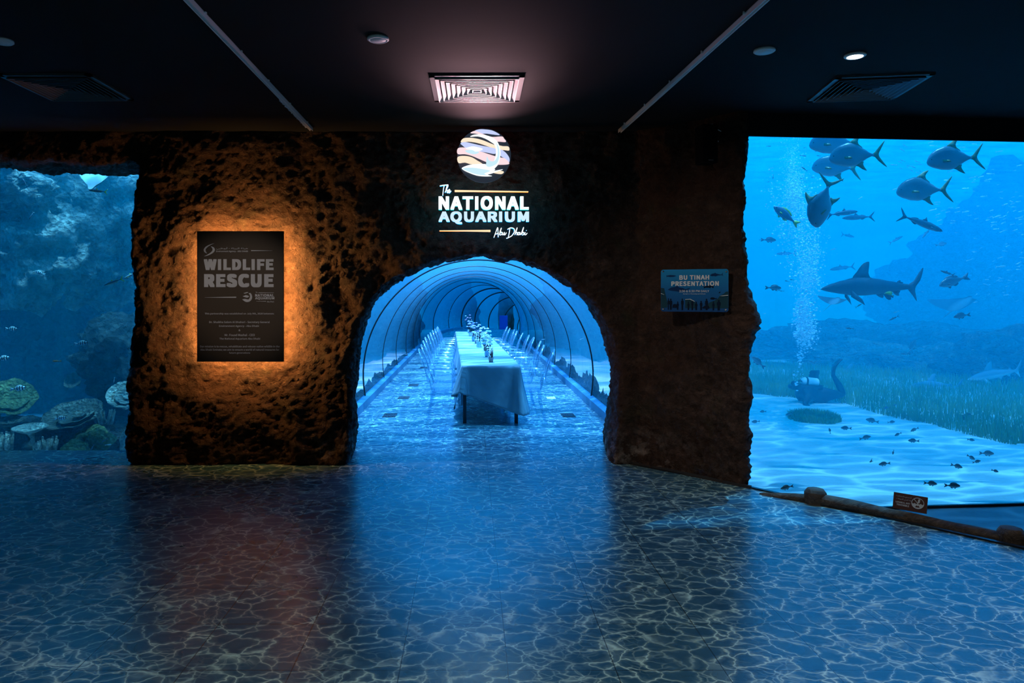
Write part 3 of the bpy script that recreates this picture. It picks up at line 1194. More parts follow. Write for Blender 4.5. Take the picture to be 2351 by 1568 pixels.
pq_text('WILDLIFE', 180, 918, 392, 508, 0.029)
pq_text('RESCUE', 183, 918, 548, 690, 0.031)
pq_text('Environment Agency - ABU DHABI', 310, 646, 300, 322, 0.008)
pq_text('\uFEEB\uFBFE\uFE8C\uFE94 \u0627\uFEDF\uFE92\uFBFE\uFE8C\uFE94 - \uFE83\uFE91\uFEEE\uFEC7\uFE92\uFEF2'[::-1].replace('\uFBFE', '\uFEF4'), 312, 646, 266, 294, 0.004)
pq_text('NATIONAL', 722, 922, 760, 790, 0.02)
pq_text('AQUARIUM', 722, 926, 793, 823, 0.02)
pq_text('The', 727, 748, 735, 750)
pq_text('Abu Dhabi', 848, 922, 832, 850)
pq_text('This partnership was established on July 9th, 2020 between:', 190, 922, 958, 982, 0.003)
pq_text('Dr. Shaikha Salem Al Dhaheri - Secretary General', 237, 876, 1046, 1074, 0.003)
pq_text('Environment Agency - Abu Dhabi', 342, 762, 1088, 1114, 0.003)
pq_text('&', 548, 566, 1133, 1154, 0.003)
pq_text('Mr. Fouad Mashal - CEO', 400, 718, 1181, 1206, 0.003)
pq_text('The National Aquarium Abu Dhabi', 345, 775, 1222, 1248, 0.003)
pq_text('Our mission is to rescue, rehabilitate and release native wildlife in the', 139, 981, 1304, 1330, 0.003)
pq_text('Abu Dhabi Emirate; we aim to ensure a world of natural treasures for', 143, 978, 1338, 1364, 0.003)
pq_text('future generations', 448, 670, 1372, 1397, 0.003)
marks = [[(680, 297), (905, 302), (905, 303), (680, 307)], [(190, 796), (522, 789), (522, 801), (190, 797)], [(758, 745), (918, 747), (918, 750), (758, 750)], [(735, 836), (838, 834), (838, 840), (735, 838)],
         # curled emblem of the agency
         [(290, 226), (245, 238), (200, 262), (180, 292), (188, 318), (215, 332), (203, 312), (202, 288), (225, 262), (262, 240)],
         [(186, 362), (235, 350), (280, 325), (298, 296), (286, 268), (255, 258), (270, 276), (272, 300), (250, 325), (215, 347)]]
# small fish emblem
cxm, cym = 640, 790
marks.append([(640 + 52 * math.cos(a), 792 + 54 * math.sin(a)) for a in [-0.95 + k * 3.35 / 18 for k in range(19)]] + [(628 + 42 * math.cos(a), 786 + 40 * math.sin(a)) for a in [2.1 - k * 3.0 / 16 for k in range(17)]])
marks.append([(586, 818), (615, 812), (655, 820), (680, 815), (655, 838), (610, 836)])
marks.append([(592, 785), (625, 772), (650, 778), (660, 790), (640, 800), (615, 794)])
marks.append([(600, 752), (640, 740), (655, 745), (615, 757)])
plate_poly('logo_print', [([pq_px(*p) for p in (smooth_closed(m_, 4) if len(m_) == 10 else m_)], 0) for m_ in marks], ['plaque_letter'], pn, -0.0135, -0.0105)

# ---------------------------------------------------------------- presentation sign on the pier
sc = (at(1593, 668, 6.22))
ps = empty('presentation_sign', sc, math.radians(-20), 'blue BU TINAH PRESENTATION sign with silhouettes, screwed to the rock pier', 'sign')
KW = 6.22 / F


def ps_px(x, y):         # from the 9.8x enlargement
    return ((1500 + x / 9.8 - 1593) * KW * 1.05, -(580 + y / 9.8 - 668) * KW)


m, t = new_mat('sign_print_blue')
co_ = t.n('TexCoord').outputs['Object']
s_ = t.n('SeparateXYZ')
t.set(s_.inputs[0], co_)
c_ = t.ramp(t.math('MULTIPLY_ADD', s_.outputs[2], 2.6, 0.5), [(0.0, (0.006, 0.055, 0.19)), (0.5, (0.006, 0.12, 0.33)), (1.0, (0.01, 0.24, 0.50))])
p_ = t.n('BsdfPrincipled', ins={'Base Color': c_, 'Roughness': 0.7, 'Specular IOR Level': 0.15})
o_ = t.n('OutputMaterial')
t.t.links.new(p_.outputs[0], o_.inputs[0])
principled('print_navy', (0.002, 0.010, 0.030), 0.7, spec=0.1)
principled('print_deep', (0.004, 0.030, 0.11), 0.7, spec=0.1)
principled('print_dusk', (0.010, 0.05, 0.075), 0.7, spec=0.1)
principled('print_white', (0.62, 0.66, 0.66), 0.4)
principled('steel', (0.6, 0.6, 0.6), 0.25, 1.0)


def rrect(x0, y0, x1, y1, r, n=4):
    out = []
    for (cx, cy_, a) in ((x1 - r, y1 - r, 0), (x0 + r, y1 - r, PI / 2), (x0 + r, y0 + r, PI), (x1 - r, y0 + r, 1.5 * PI)):
        out += [(cx + r * math.cos(a + k * PI / 2 / n), cy_ + r * math.sin(a + k * PI / 2 / n)) for k in range(n + 1)]
    return out


a_, b_ = ps_px(228, 1330), ps_px(1610, 375)
panel = plate_poly('panel', [(rrect(a_[0], a_[1], b_[0], b_[1], 0.022), 0)], ['sign_print_blue'], ps, -0.006, 0.006)
sil = []
sil.append(([(232, 790), (300, 800), (310, 870), (330, 960), (350, 1050), (365, 1150), (360, 1240), (232, 1250)], 2))
sil.append(([(1604, 875), (1560, 880), (1510, 930), (1440, 970), (1400, 1030), (1330, 1080), (1230, 1120), (1180, 1180), (1150, 1250), (1604, 1250)], 2))
sil.append(([(735, 1058), (830, 1048), (870, 1080), (930, 1110), (970, 1180), (960, 1250), (735, 1250)], 2))
sil.append(([(370, 832), (440, 785), (530, 768), (570, 735), (600, 775), (700, 800), (740, 825), (845, 785), (800, 830), (740, 850), (600, 865), (620, 885), (560, 870), (430, 855)], 1))
sil.append(([(1240, 510), (1280, 480), (1330, 470), (1345, 455), (1355, 472), (1420, 492), (1470, 500), (1497, 452), (1490, 498), (1508, 532), (1478, 512), (1400, 520), (1350, 542), (1330, 532), (1270, 535)], 1))
sil.append(([(1078, 745), (1120, 765), (1190, 745), (1220, 708), (1240, 738), (1290, 745), (1295, 728), (1315, 740), (1312, 800), (1290, 800), (1280, 775), (1250, 785), (1245, 810), (1225, 790), (1150, 790), (1115, 808), (1118, 780)], 0))
sil.append(([(335, 502), (365, 512), (420, 500), (500, 505), (550, 522), (500, 540), (420, 545), (370, 532), (340, 545), (352, 524)], 1))
sil.append(([(1240, 1030), (1270, 1005), (1320, 1008), (1350, 1030), (1375, 1012), (1372, 1050), (1345, 1040), (1310, 1058), (1260, 1052)], 0))
sil.append(([(1412, 905), (1435, 880), (1455, 880), (1440, 905), (1420, 915)], 0))
for (x, top, w_) in ((385, 1025, 36), (435, 1035, 62), (580, 1098, 44), (675, 1032, 50), (800, 1100, 46), (880, 1052, 42), (960, 1102, 48), (1060, 1082, 52), (1170, 1035, 58), (1308, 1095, 44), (1415, 1060, 72)):
    h = 1290 - top
    r = w_ * 0.26
    sil.append(([(x - r, top + 22), (x - r * .7, top + 4), (x, top), (x + r * .7, top + 4), (x + r, top + 22), (x + r * .6, top + 40), (x + w_ / 2, top + 58), (x + w_ / 2, top + h * .5), (x + w_ * .34, top + h * .55), (x + w_ * .3, top + h),
                 (x + w_ * .06, top + h), (x, top + h * .62), (x - w_ * .06, top + h), (x - w_ * .3, top + h), (x - w_ * .34, top + h * .55), (x - w_ / 2, top + h * .5), (x - w_ / 2, top + 58), (x - r * .6, top + 40)], 0))
sil.append(([(480, 1170), (530, 1155), (560, 1180), (560, 1240), (470, 1240)], 0))
sil.append(([(1090, 1225), (1140, 1190), (1210, 1190), (1230, 1250), (1090, 1250)], 0))
for q in ([(232, 912), (300, 942), (298, 948), (232, 924)], [(735, 1050), (845, 1040), (935, 1098), (925, 1102), (835, 1054), (735, 1060)], [(1430, 972), (1604, 952), (1604, 966), (1500, 976)]):
    sil.append((q, 3))
sv = plate_poly('picture_print', [([ps_px(*p) for p in q], mi) for q, mi in sil], ['print_navy', 'print_deep', 'print_dusk', 'print_white'], panel, -0.0068, -0.0058)
for (body, x0, x1, y0, y1, bo) in (('BU TINAH', 614, 1225, 508, 610, 0.018), ('PRESENTATION', 448, 1418, 644, 750, 0.018), ('2:30 & 6:30 PM DAILY', 615, 1222, 842, 890, 0.004), ('Except on Thursdays at 5:30 pm', 697, 1150, 915, 945, 0.0)):
    a_, b_ = ps_px(x0, y0), ps_px(x1, y1)
    text_mesh('lettering', body, b_[0] - a_[0], a_[1] - b_[1], 'print_white' if bo > .01 else 'print_white', panel, ((a_[0] + b_[0]) / 2, -0.0125 if bo > .01 else -0.018, (a_[1] + b_[1]) / 2), bold=bo, extrude=0.001)
for (x, y) in ((275, 420), (1566, 440), (278, 1275), (1552, 1288)):
    u, v = ps_px(x, y)
    mb = MB()
    mb.lathe([(0.0085, 0.0), (0.0085, 0.004), (0.006, 0.008), (0.001, 0.009)], n=12)
    mb.tube([(0, 0, 0), (0, 0, -0.12)], 0.005, 8)
    sr = mb.build('screw', 'steel', ps)
    sr.location = (u, -0.006, v)
    sr.rotation_euler = (PI / 2, 0, 0)

# ---------------------------------------------------------------- ceiling fittings
HC = ZC - H


def ceil_pt(x, y, drop=0.0):
    Y = F * (HC - drop) / (PY - y)
    return Vector(((x - PX) * Y / F, Y, ZC - drop))


principled('vent_metal', (0.10, 0.11, 0.12), 0.35, 0.2)
principled('vent_louver_lit', (0.85, 0.85, 0.85), 0.40, 0.0)  # paler copy for the middle vent only, the sign's glow put into its colour
principled('vent_dark', (0.004, 0.004, 0.004), 0.9)


def vent(loc, rotz, label, S=0.60, louver='vent_metal', frame='vent_metal'):
    v = empty('air_diffuser', loc, rotz, label, 'air vent', None)
    mb_ = MB()
    h = S / 2 + 0.035
    for k in range(4):
        rt = Matrix.Rotation(k * PI / 2, 3, 'Z')
        mb_.box(rt @ Vector((0, h - 0.02, -0.008)), (2 * h, 0.04, 0.016), rt)
    fr = mb_.build('frame', frame, v, smooth=False)
    mb_ = MB()
    mb_.box((0, 0, 0.004), (S, S, 0.004))
    bk = mb_.build('backing', 'vent_dark', v, smooth=False)
    n_ = 8
    for k in range(n_):
        o_ = S / 2 * (1 - k / n_)
        i_ = o_ - S / 2 / n_ * 0.62
        zt, zb = -0.001, -0.030
        mb_ = MB()
        q = []
        for (r_, z_) in ((o_ - .004, zb), (i_, zt), (i_ - .003, zt), (o_ - .008, zb)):
            q += [(-r_, -r_, z_), (r_, -r_, z_), (r_, r_, z_), (-r_, r_, z_)]
        fs_ = []
        for a in range(4):
            for b in range(4):
                b2 = (b + 1) % 4
                fs_.append((a * 4 + b, a * 4 + b2, ((a + 1) % 4) * 4 + b2, ((a + 1) % 4) * 4 + b))
        mb_.add(q, fs_)
        mb_.build('louver', louver, v, smooth=False)
    return v


pA, pB = ceil_pt(988, 170), ceil_pt(1000, 229)
vent(Vector(((ceil_pt(1095, 170).x + ceil_pt(1095, 229).x) / 2 - .0, (pA.y + pB.y) / 2, ZC)), math.radians(-0.5), 'square air diffuser lit rosy white by the sign, in the middle of the ceiling', 0.62, 'vent_louver_lit')
vent(Vector((-3.07, 5.47, ZC)), 0, 'dark square air diffuser in the ceiling above the left tank window')
vent(Vector((3.04, 5.48, ZC)), math.radians(-8), 'dark square air diffuser in the ceiling beside the lit downlight')


def downlight(px, py, label, lit=False):
    c = ceil_pt(px, py, 0.012)
    d = empty('downlight', c, 0, label, 'ceiling light', None)
    mb_ = MB()
    mb_.lathe([(0.066, 0.012), (0.068, 0.0), (0.060, -0.006), (0.050, -0.006), (0.048, 0.0), (0.048, 0.010)], n=28)
    mb_.build('rim', 'white_paint', d)
    mb_ = MB()
    mb_.lathe([(0.05, -0.004), (0.049, -0.0055), (0.001, -0.0065)], n=24)
    mb_.build('lens', 'lamp_lit' if lit else 'white_paint', d)


emission('lamp_lit', (1.0, 1.0, 0.98), 14.0)
downlight(1963, 129, 'lit white round downlight in the ceiling before the right tank window', True)
downlight(868, 91, 'unlit round downlight in the ceiling near the middle air diffuser')
downlight(1755, 118, 'unlit round downlight just left of the lit one')
downlight(4, 96, 'unlit round downlight cut by the left edge of the picture')

# light tracks: aluminium profiles with clips
principled('aluminium', (0.85, 0.87, 0.9), 0.5)
principled('led_diffuser', (0.80, 0.82, 0.85), 0.35)
for (xa, ya, xb, yb, lab, beads) in ((400, -34, 715, 297, 'slim aluminium light track on the ceiling, left of the lit sign', True), (1792, -34, 1420, 304, 'slim aluminium light track on the ceiling, right of the lit sign', False)):
    A, B = ceil_pt(xa, ya, 0.02), ceil_pt(xb, yb, 0.02)
    B.y = min(B.y, 6.86)
    tr = empty('light_track', (A + B) / 2, math.atan2((B - A).y, (B - A).x), lab, 'light track', 'ceiling light tracks')
    L = (B - A).length
    mb = MB()
    mb.box((0, 0.012, 0), (L, 0.004, 0.032))
    mb.box((0, -0.012, 0), (L, 0.004, 0.032))
    mb.box((0, 0, 0.014), (L, 0.028, 0.004))
    mb.build('profile', 'aluminium', tr, smooth=False)
    mb = MB()
    mb.box((0, 0, 0.0), (L, 0.019, 0.010))
    mb.build('diffuser_strip', 'led_diffuser', tr, smooth=False)
    for k in range(5):
        mb = MB()
        mb.box((0, 0, 0), (0.02, 0.05, 0.006))
        mb.tube([(0, 0.022, 0.012), (0, 0.022, -0.008)], 0.006, 8)
        cl = mb.build('clip', 'aluminium', tr, smooth=False)
        cl.location = (-L / 2 + L * (0.12 + 0.2 * k), 0.0, 0.010)
    if beads:
        mb = MB()
        rr = random.Random(3)
        P = []
        for k in range(90):
            u = L / 2 * (0.32 + 0.60 * k / 89)
            P.append((u, 0.020 * (1 if L > 0 else 1) + rr.uniform(-.004, .004), -0.012 + rr.uniform(-.005, .004)))
        mb.tube(P, 0.0025, 5)
        for q in P[::2]:
            mb.sphere(q, 0.005, 6, 4)
        mb.build('bead_string', 'led_diffuser', tr)

# ---------------------------------------------------------------- loudspeaker hung on the pier
principled('speaker_black', (0.003, 0.003, 0.004), 0.9, spec=0.1)
sp = empty('loudspeaker', at(1622, 333, 6.18), math.radians(8), 'black box loudspeaker mounted high on the rock pier under the ceiling', 'loudspeaker')
mb = MB()
mb.box((0, 0, 0), (0.140, 0.15, 0.33))
bevel(mb.build('cabinet', 'speaker_black', sp, smooth=False), 0.008, 2)
mb = MB()
mb.box((0, -0.078, 0), (0.126, 0.006, 0.312))
bevel(mb.build('grille', 'speaker_black', sp, smooth=False), 0.002, 1)
text_mesh('lettering', 'BOSE', 0.046, 0.008, 'steel', sp, (0.002, -0.0815, -0.145), bold=0.02, extrude=0.001)
mb = MB()
mb.box((0.10, 0.03, 0.155), (0.085, 0.09, 0.004), Matrix.Rotation(0.5, 3, 'Y') @ Matrix.Rotation(0.4, 3, 'X'))  # two pale plates stand in for lit wall seen through the bracket
mb.box((0.085, 0.02, 0.035), (0.05, 0.05, 0.004), Matrix.Rotation(0.6, 3, 'Y') @ Matrix.Rotation(-1.0, 3, 'X'))
mb.tube([(0.10, 0.02, 0.0), (0.075, 0.02, -0.03)], 0.004, 6)
mb.box((0.06, 0.10, 0.09), (0.02, 0.16, 0.20))
br = mb.build('bracket', 'white_paint', sp, smooth=False)
br['label'] = 'wall bracket with pale plates standing in for lit wall'

# ---------------------------------------------------------------- log rail along the window
m, t = new_mat('old_log')
co_ = t.n('TexCoord').outputs['Object']
v_ = t.mapping(co_, scale=(0.6, 9, 9))
n_ = t.noise(v_, 3.2, 6, 0.7, 0.5).outputs['Fac']
c_ = t.ramp(n_, [(0.30, (0.012, 0.009, 0.007)), (0.5, (0.075, 0.050, 0.032)), (0.66, (0.15, 0.105, 0.066)), (0.8, (0.30, 0.22, 0.13))])
p_ = t.n('BsdfPrincipled', ins={'Base Color': c_, 'Roughness': 0.7})
t.set(p_.inputs['Normal'], t.bump(n_, 1.0, 0.02))
o_ = t.n('OutputMaterial')
t.t.links.new(p_.outputs[0], o_.inputs[0])

dv = DV.normalized()
nv2 = Vector((1.51, 1.23)).normalized()
la = math.atan2(dv.y, dv.x)


def log(name, p0, p1, r0, r1, seed, lab, parent=None, knots=True):
    """a rough bent log from p0 to p1"""
    L = (p1 - p0).length
    ns = max(8, int(L / 0.03))
    vs_, fs_ = [], []
    nn = 18
    for i in range(ns + 1):
        t_ = i / ns
        c = p0.lerp(p1, t_) - p0
        wob = Vector((0, 0, noise.noise(Vector((t_ * L * 1.6, seed, 0))) * 0.016))
        r = (r0 + (r1 - r0) * t_)
        if i in (0, ns):
            r *= 0.75
        d = (p1 - p0).normalized()
        a = Vector((-d.y, d.x, 0)).normalized() if abs(d.z) < 0.9 else Vector((1, 0, 0))
        b = d.cross(a).normalized()
        for k in range(nn):
            an = 2 * PI * k / nn
            rr = r * (1 + 0.12 * noise.noise(Vector((math.cos(an) * 1.4, math.sin(an) * 1.4, t_ * L * 5 + seed))) + 0.10 * noise.noise(Vector((math.cos(an) * 4, math.sin(an) * 4, t_ * L * 2 + seed * 3))))
            vs_.append(c + wob + a * rr * math.cos(an) + b * rr * math.sin(an))
    for i in range(ns):
        for k in range(nn):
            k2 = (k + 1) % nn
            fs_.append((i * nn + k, i * nn + k2, (i + 1) * nn + k2, (i + 1) * nn + k))
    fs_ += [tuple(range(nn - 1, -1, -1)), tuple(ns * nn + k for k in range(nn))]
    mb_ = MB()
    mb_.add(vs_, fs_)
    o = mb_.build(name, 'old_log', parent)
    o.location = p0
    return o


def rail_pt(t_, z, off=0.17):
    p = D0 + DV * t_ + nv2 * off
    return Vector((p.x, p.y, z))


rail = empty('log_rail', rail_pt(0.9, 0.0), 0, 'low rail of rough brown logs along the slanting floor edge before the right window', 'railing')
posts = []
for (x, y, Yd) in ((1872, 1148, 5.68), (2322, 1242, 4.82)):
    p = at(x, y, Yd)
    posts.append(p)
    b = p.copy()
    b.z = -0.26
    tpz = p.copy()
    tpz.z = p.z + 0.085
    o = log('post', b, tpz, 0.085, 0.080, p.x, '', rail)
    o.location = b - rail.location
P0, P1 = posts
e0 = at(1745, 1138, 5.95)
for (a, b, r0, r1, sd) in ((e0, P0 + Vector((0.02, -0.02, -0.005)), 0.030, 0.040, 1.0), (P0, P1, 0.056, 0.048, 5.0), (P1, P1 + (P1 - P0) * 1.5, 0.05, 0.05, 9.0)):
    o = log('log', a, b, r0, r1, sd, '', rail)
    o.location = a - rail.location
RAILDIR = (P1 - P0).normalized()

# small notice leaning on the log
principled('notice_brown', (0.085, 0.030, 0.022), 0.5, bump=(30, 0.1, 0.002))
bl = at(2049.4, 1166, 5.315)
brp = at(2127.5, 1180, 5.167)
wd = (brp - bl)
ns_ = empty('notice_plate', (bl + brp) / 2, 0, 'small brown LOVABLE, NOT TOUCHABLE plate standing on the log rail', 'sign')
xa = wd.normalized()
back = Vector((xa.y * -1, xa.x, 0)).normalized()
up = (Vector((0, 0, 1)) * 0.93 + back * 0.36).normalized()
yax = up.cross(xa).normalized()
up = xa.cross(yax).normalized()
ns_.rotation_euler = Matrix((xa, yax, up)).transposed().to_euler()
NW, NH = wd.length, 0.118


def np_px(x, y):          # plate-local, from the 6.337x enlargement, undoing the plate's slant
    ox, oy = 440, 405
    ex = (935 - 440, 495 - 405)
    ey = (505 - 440, 190 - 405)
    det = ex[0] * ey[1] - ex[1] * ey[0]
    u = ((x - ox) * ey[1] - (y - oy) * ey[0]) / det
    v = (ex[0] * (y - oy) - ex[1] * (x - ox)) / det
    return ((u - 0.5) * NW, v * NH)


mb = MB()
mb.box((0, 0, NH / 2), (NW, 0.010, NH))
bd = mb.build('board', 'notice_brown', ns_, smooth=False)
ys_ = -0.0056 if True else 0
for (body, x0, x1, yy, hh, bo) in (('LOVABLE, NOT', 506, 722, 340, 0.0135, 0.02), ('TOUCHABLE', 512, 698, 371, 0.0135, 0.02)):
    ua = np_px(x0, yy - (0 if x0 < 510 else 0) - 12)
    ub = np_px(x1, yy + 18)
    text_mesh('lettering', body, ub[0] - ua[0], hh, 'print_white', bd, ((ua[0] + ub[0]) / 2, ys_, (ua[1] + ub[1]) / 2 ), bold=bo, extrude=0.001)
for (body, x0, x1, yy) in (('\uFE8D\uFEB3\uFE98\uFEE4\uFE98\uFECA \uFE91\uFE8E\uFEDF\uFEE4\uFEB8\uFE8E\uFEEB\uFEAA\uFE93', 530, 755, 264), ('\uFEED\uFEFB \uFE97\uFEE0\uFEE4\uFEB2 \uFE8D\uFEDF\uFEA4\uFEF4\uFEEE\uFE8D\uFEE7\uFE8E\uFE95', 524, 742, 298)):
    ua, ub = np_px(x0, yy - 18), np_px(x1, yy + 18)
    text_mesh('lettering', body[::-1], ub[0] - ua[0], 0.0125, 'print_white', bd, ((ua[0] + ub[0]) / 2, ys_, (ua[1] + ub[1]) / 2), bold=0.0, extrude=0.001)
cc = np_px(835, 357)
rr = 0.0385
polys = []
ringo = [(cc[0] + rr * math.cos(a), cc[1] + rr * math.sin(a)) for a in [2 * PI * k / 40 for k in range(40)]]
mb = MB()
mb.tube([(u, -0.0058, v) for u, v in ringo], 0.0024, 6, closed=True)
mb.build('round_symbol', 'print_white', bd)
wavy = [(cc[0] - rr + 2 * rr * k / 16, cc[1] - 0.003 + 0.003 * math.cos(k * 1.57)) for k in range(17)]
low_ = [(cc[0] + rr * math.cos(a), cc[1] + rr * math.sin(a)) for a in [-0.12 - (PI - 0.24) * k / 16 for k in range(17)]]
polys.append((wavy + low_, 0))
polys.append(([(cc[0] - 0.002, cc[1] + 0.004), (cc[0] + 0.002, cc[1] + 0.030), (cc[0] + 0.014, cc[1] + 0.034), (cc[0] + 0.012, cc[1] + 0.008), (cc[0] + 0.008, cc[1] + 0.002)], 0))
polys.append(([(cc[0] - 0.027, cc[1] + 0.026), (cc[0] - 0.023, cc[1] + 0.029), (cc[0] + 0.004, cc[1] - 0.002), (cc[0], cc[1] - 0.004)], 0))
polys.append(([(cc[0] - 0.015, cc[1] - 0.028), (cc[0] - 0.006, cc[1] - 0.014), (cc[0], cc[1] - 0.021), (cc[0] + 0.005, cc[1] - 0.014), (cc[0] + 0.014, cc[1] - 0.028)], 1))
plate_poly('pictogram', polys, ['print_white', 'notice_brown'], bd, -0.0066, -0.0052)

# ---------------------------------------------------------------- floor grilles in the tunnel
principled('grille_dark', (0.003, 0.005, 0.008), 0.8, spec=0.1)
principled('grille_slat', (0.16, 0.24, 0.30), 0.35, 0.5)


def floor_grille(px, py, lab, w_=0.18, d_=0.33):
    c = on_floor(px, py, 0.0)
    g = empty('floor_grille', c, 0, lab, 'floor vent', 'grilles set in the tunnel floor')
    mb_ = MB()
    mb_.box((0, 0, 0.0012), (w_, d_, 0.0022))
    mb_.build('pan', 'grille_dark', g, smooth=False)
    mb_ = MB()
    for k in range(9):
        mb_.box((-w_ / 2 + w_ * (k + 0.5) / 9, 0, 0.0035), (0.006, d_ - 0.01, 0.003))
    mb_.build('slats', 'grille_slat', g, smooth=False)


floor_grille(895, 953.5, 'dark floor grille left of the table, the nearest of the left row')
floor_grille(927, 913, 'dark floor grille, second nearest in the row left of the table')
floor_grille(949.5, 884, 'dark floor grille, third in the row left of the table')
floor_grille(974.5, 844, 'dark floor grille, farthest of the row left of the table', 0.2, 0.3)
floor_grille(1304.5, 953.5, 'dark floor grille right of the table near the tunnel mouth')
mb = MB()
mb.box((0, 0, 0.002), (0.14, 0.22, 0.004))
bevel(mb.build('floor_plate', 'white_paint', smooth=False), 0.001, 1)
fpl = bpy.data.objects['floor_plate']
fpl.location = on_floor(1265, 913.5)
tag(fpl, 'small pale plate set in the tunnel floor beside the right-hand chairs', 'floor plate')

# ================================================================ THE LONG TABLE
principled('table_leg_paint', (0.03, 0.055, 0.07), 0.5)
principled('table_board', (0.45, 0.40, 0.33), 0.6)
m, t = new_mat('tablecloth')
co_ = t.n('TexCoord').outputs['Object']
p_ = t.n('BsdfPrincipled', ins={'Base Color': (0.33, 0.44, 0.51), 'Roughness': 0.85, 'Specular IOR Level': 0.1})
t.set(p_.inputs['Normal'], t.bump(t.noise(t.mapping(co_, scale=(0.8, 9, 0.8)), 2.0, 3, 0.6).outputs['Fac'], 0.7, 0.03))
tl_ = t.n('BsdfTranslucent', ins={'Color': (0.4, 0.5, 0.56, 1)})
mx = t.n('MixShader', ins={0: 0.05})
t.t.links.new(p_.outputs[0], mx.inputs[1])
t.t.links.new(tl_.outputs[0], mx.inputs[2])
o_ = t.n('OutputMaterial')
t.t.links.new(mx.outputs[0], o_.inputs[0])

TA = Vector((-0.105, 9.11, 0))            # near left corner of the table top
TB = Vector((0.632, 9.11, 0))
TDIR = Vector((-0.030, 1.0, 0)).normalized()
TX = Vector((TDIR.y, -TDIR.x, 0))
TLEN, TW = 8.75, 0.74
TH = 0.75


def tp_(u, v, z=0.0):            # table frame: u across from the left edge, v along
    p = TA + TX * u + TDIR * v
    return Vector((p.x, p.y, z))


tang = math.atan2(TDIR.y, TDIR.x) - PI / 2
NT_ = 5
for k in range(NT_):
    v0 = 0.03 + k * (TLEN - 0.06) / NT_
    L = (TLEN - 0.06) / NT_ - 0.01
    c = tp_(TW / 2, v0 + L / 2)
    if k == 0:
        tb = empty('trestle_table', c, tang, '', 'table', 'tables set end to end under the white cloth')
        mb = MB()
        mb.box((0, 0, TH - 0.020), (TW - 0.02, L, 0.024))
        mb.build('tabletop', 'table_board', tb, smooth=False)
        for sx in (-1, 1):
            for sy in (-1, 1):
                mb = MB()
                mb.box((sx * (TW / 2 - 0.035), sy * (L / 2 - 0.12), (TH - 0.03) / 2), (0.045, 0.045, TH - 0.03))
                bevel(mb.build('leg', 'table_leg_paint', tb, smooth=False), 0.003, 1)
        t0_ = tb
    else:
        tb = copy_tree(t0_)
        tb.location = c
    tb['label'] = ['plain table with square dark legs, nearest of the row under the white cloth', 'second table from the tunnel mouth hidden under the long white cloth',
                   'middle table of the row under the long white cloth', 'fourth table from the tunnel mouth under the long white cloth', 'farthest table of the row under the long white cloth'][k]

# the cloth: top plus hanging sides, hanging on the skew at the near end
per = []          # outline of the table top, with drop depth and which way it hangs
NSX, NSY = 28, 190
for i in range(NSX + 1):                       # near end, left to right
    u = i / NSX
    per.append((u * TW, 0.0, 0, -1, 0.335 + 0.30 * u ** 0.9))
for i in range(1, NSY + 1):                    # right side going away
    v = i / NSY * TLEN
    d = 0.635 - 0.30 * min(1, v / 0.9) + 0.035 * math.sin(v * 1.3)
    per.append((TW, v, 1, 0, d))
for i in range(1, NSX + 1):
    per.append((TW - i / NSX * TW, TLEN, 0, 1, 0.33))
for i in range(1, NSY):
    v = TLEN - i / NSY * TLEN
    d = 0.33 + 0.03 * math.sin(v * 1.7 + 1) + (0.36 * math.exp(-((v - 0.75) / 0.45) ** 2)) * 0.9
    per.append((0.0, v, -1, 0, d))
NPER = len(per)
rings = 14
vsx, fs = [], []
for j in range(rings + 1):
    t_ = j / rings
    for i, (u, v, nx_, ny_, d) in enumerate(per):
        # smooth the outward direction round the corners
        a = per[(i - 3) % NPER]
        b = per[(i + 3) % NPER]
        nn = Vector((nx_ * 2 + a[2] + b[2], ny_ * 2 + a[3] + b[3], 0)).normalized()
        s = i * 0.045
        corner = (abs(a[2] - b[2]) + abs(a[3] - b[3])) > 0.5
        fold = 0.016 * math.sin(s * 9.0 + 1.4 * math.sin(s * 2.3)) + 0.012 * noise.noise(Vector((s * 3.0, t_ * 1.5, 4)))
        if ny_ == -1:
            fold *= 0.25
        out = 0.006 + t_ * (0.030 + fold + (0.075 if corner else 0.0) + (0.05 if abs(nx_) and v < 6 else 0.02) * (0.5 + 0.5 * math.sin(v * 2.2)) * abs(nx_))
        z = TH + 0.004 - t_ * d
        if j == rings:
            z += 0.010 * abs(math.sin(i * 1.2))        # scalloped hem
        p = tp_(u, v) + TX * (nn.x * out) + TDIR * (nn.y * out)
        vsx.append(Vector((p.x, p.y, z if j else TH + 0.004)))
for j in range(rings):
    for i in range(NPER):
        i2 = (i + 1) % NPER
        fs.append((j * NPER + i, j * NPER + i2, (j + 1) * NPER + i2, (j + 1) * NPER + i))
# flat top: a strip grid joined to the first ring
base_n = len(vsx)
for k in range(NSY + 1):
    v = k / NSY * TLEN
    for i in range(NSX + 1):
        p = tp_(i / NSX * TW, v)
        zz = TH + 0.004 + 0.0025 * noise.noise(Vector((i * .08, v * 5.0, 0))) + 0.002 * (math.sin(v * 7.2) ** 8)
        vsx.append(Vector((p.x, p.y, zz)))
W_ = NSX + 1
for k in range(NSY):
    for i in range(NSX):
        fs.append((base_n + k * W_ + i, base_n + k * W_ + i + 1, base_n + (k + 1) * W_ + i + 1, base_n + (k + 1) * W_ + i))
mb = MB()
mb.add(vsx, fs)
cl = mb.build('tablecloth', 'tablecloth', smooth=True)
bm = bmesh.new()
bm.from_mesh(cl.data)
bmesh.ops.remove_doubles(bm, verts=bm.verts, dist=0.0085)
bmesh.ops.recalc_face_normals(bm, faces=bm.faces)
bm.to_mesh(cl.data)
bm.free()
cl.data.polygons.foreach_set('use_smooth', [True] * len(cl.data.polygons))
sld = cl.modifiers.new('thick', 'SOLIDIFY')
sld.thickness = 0.002
sld.offset = 1
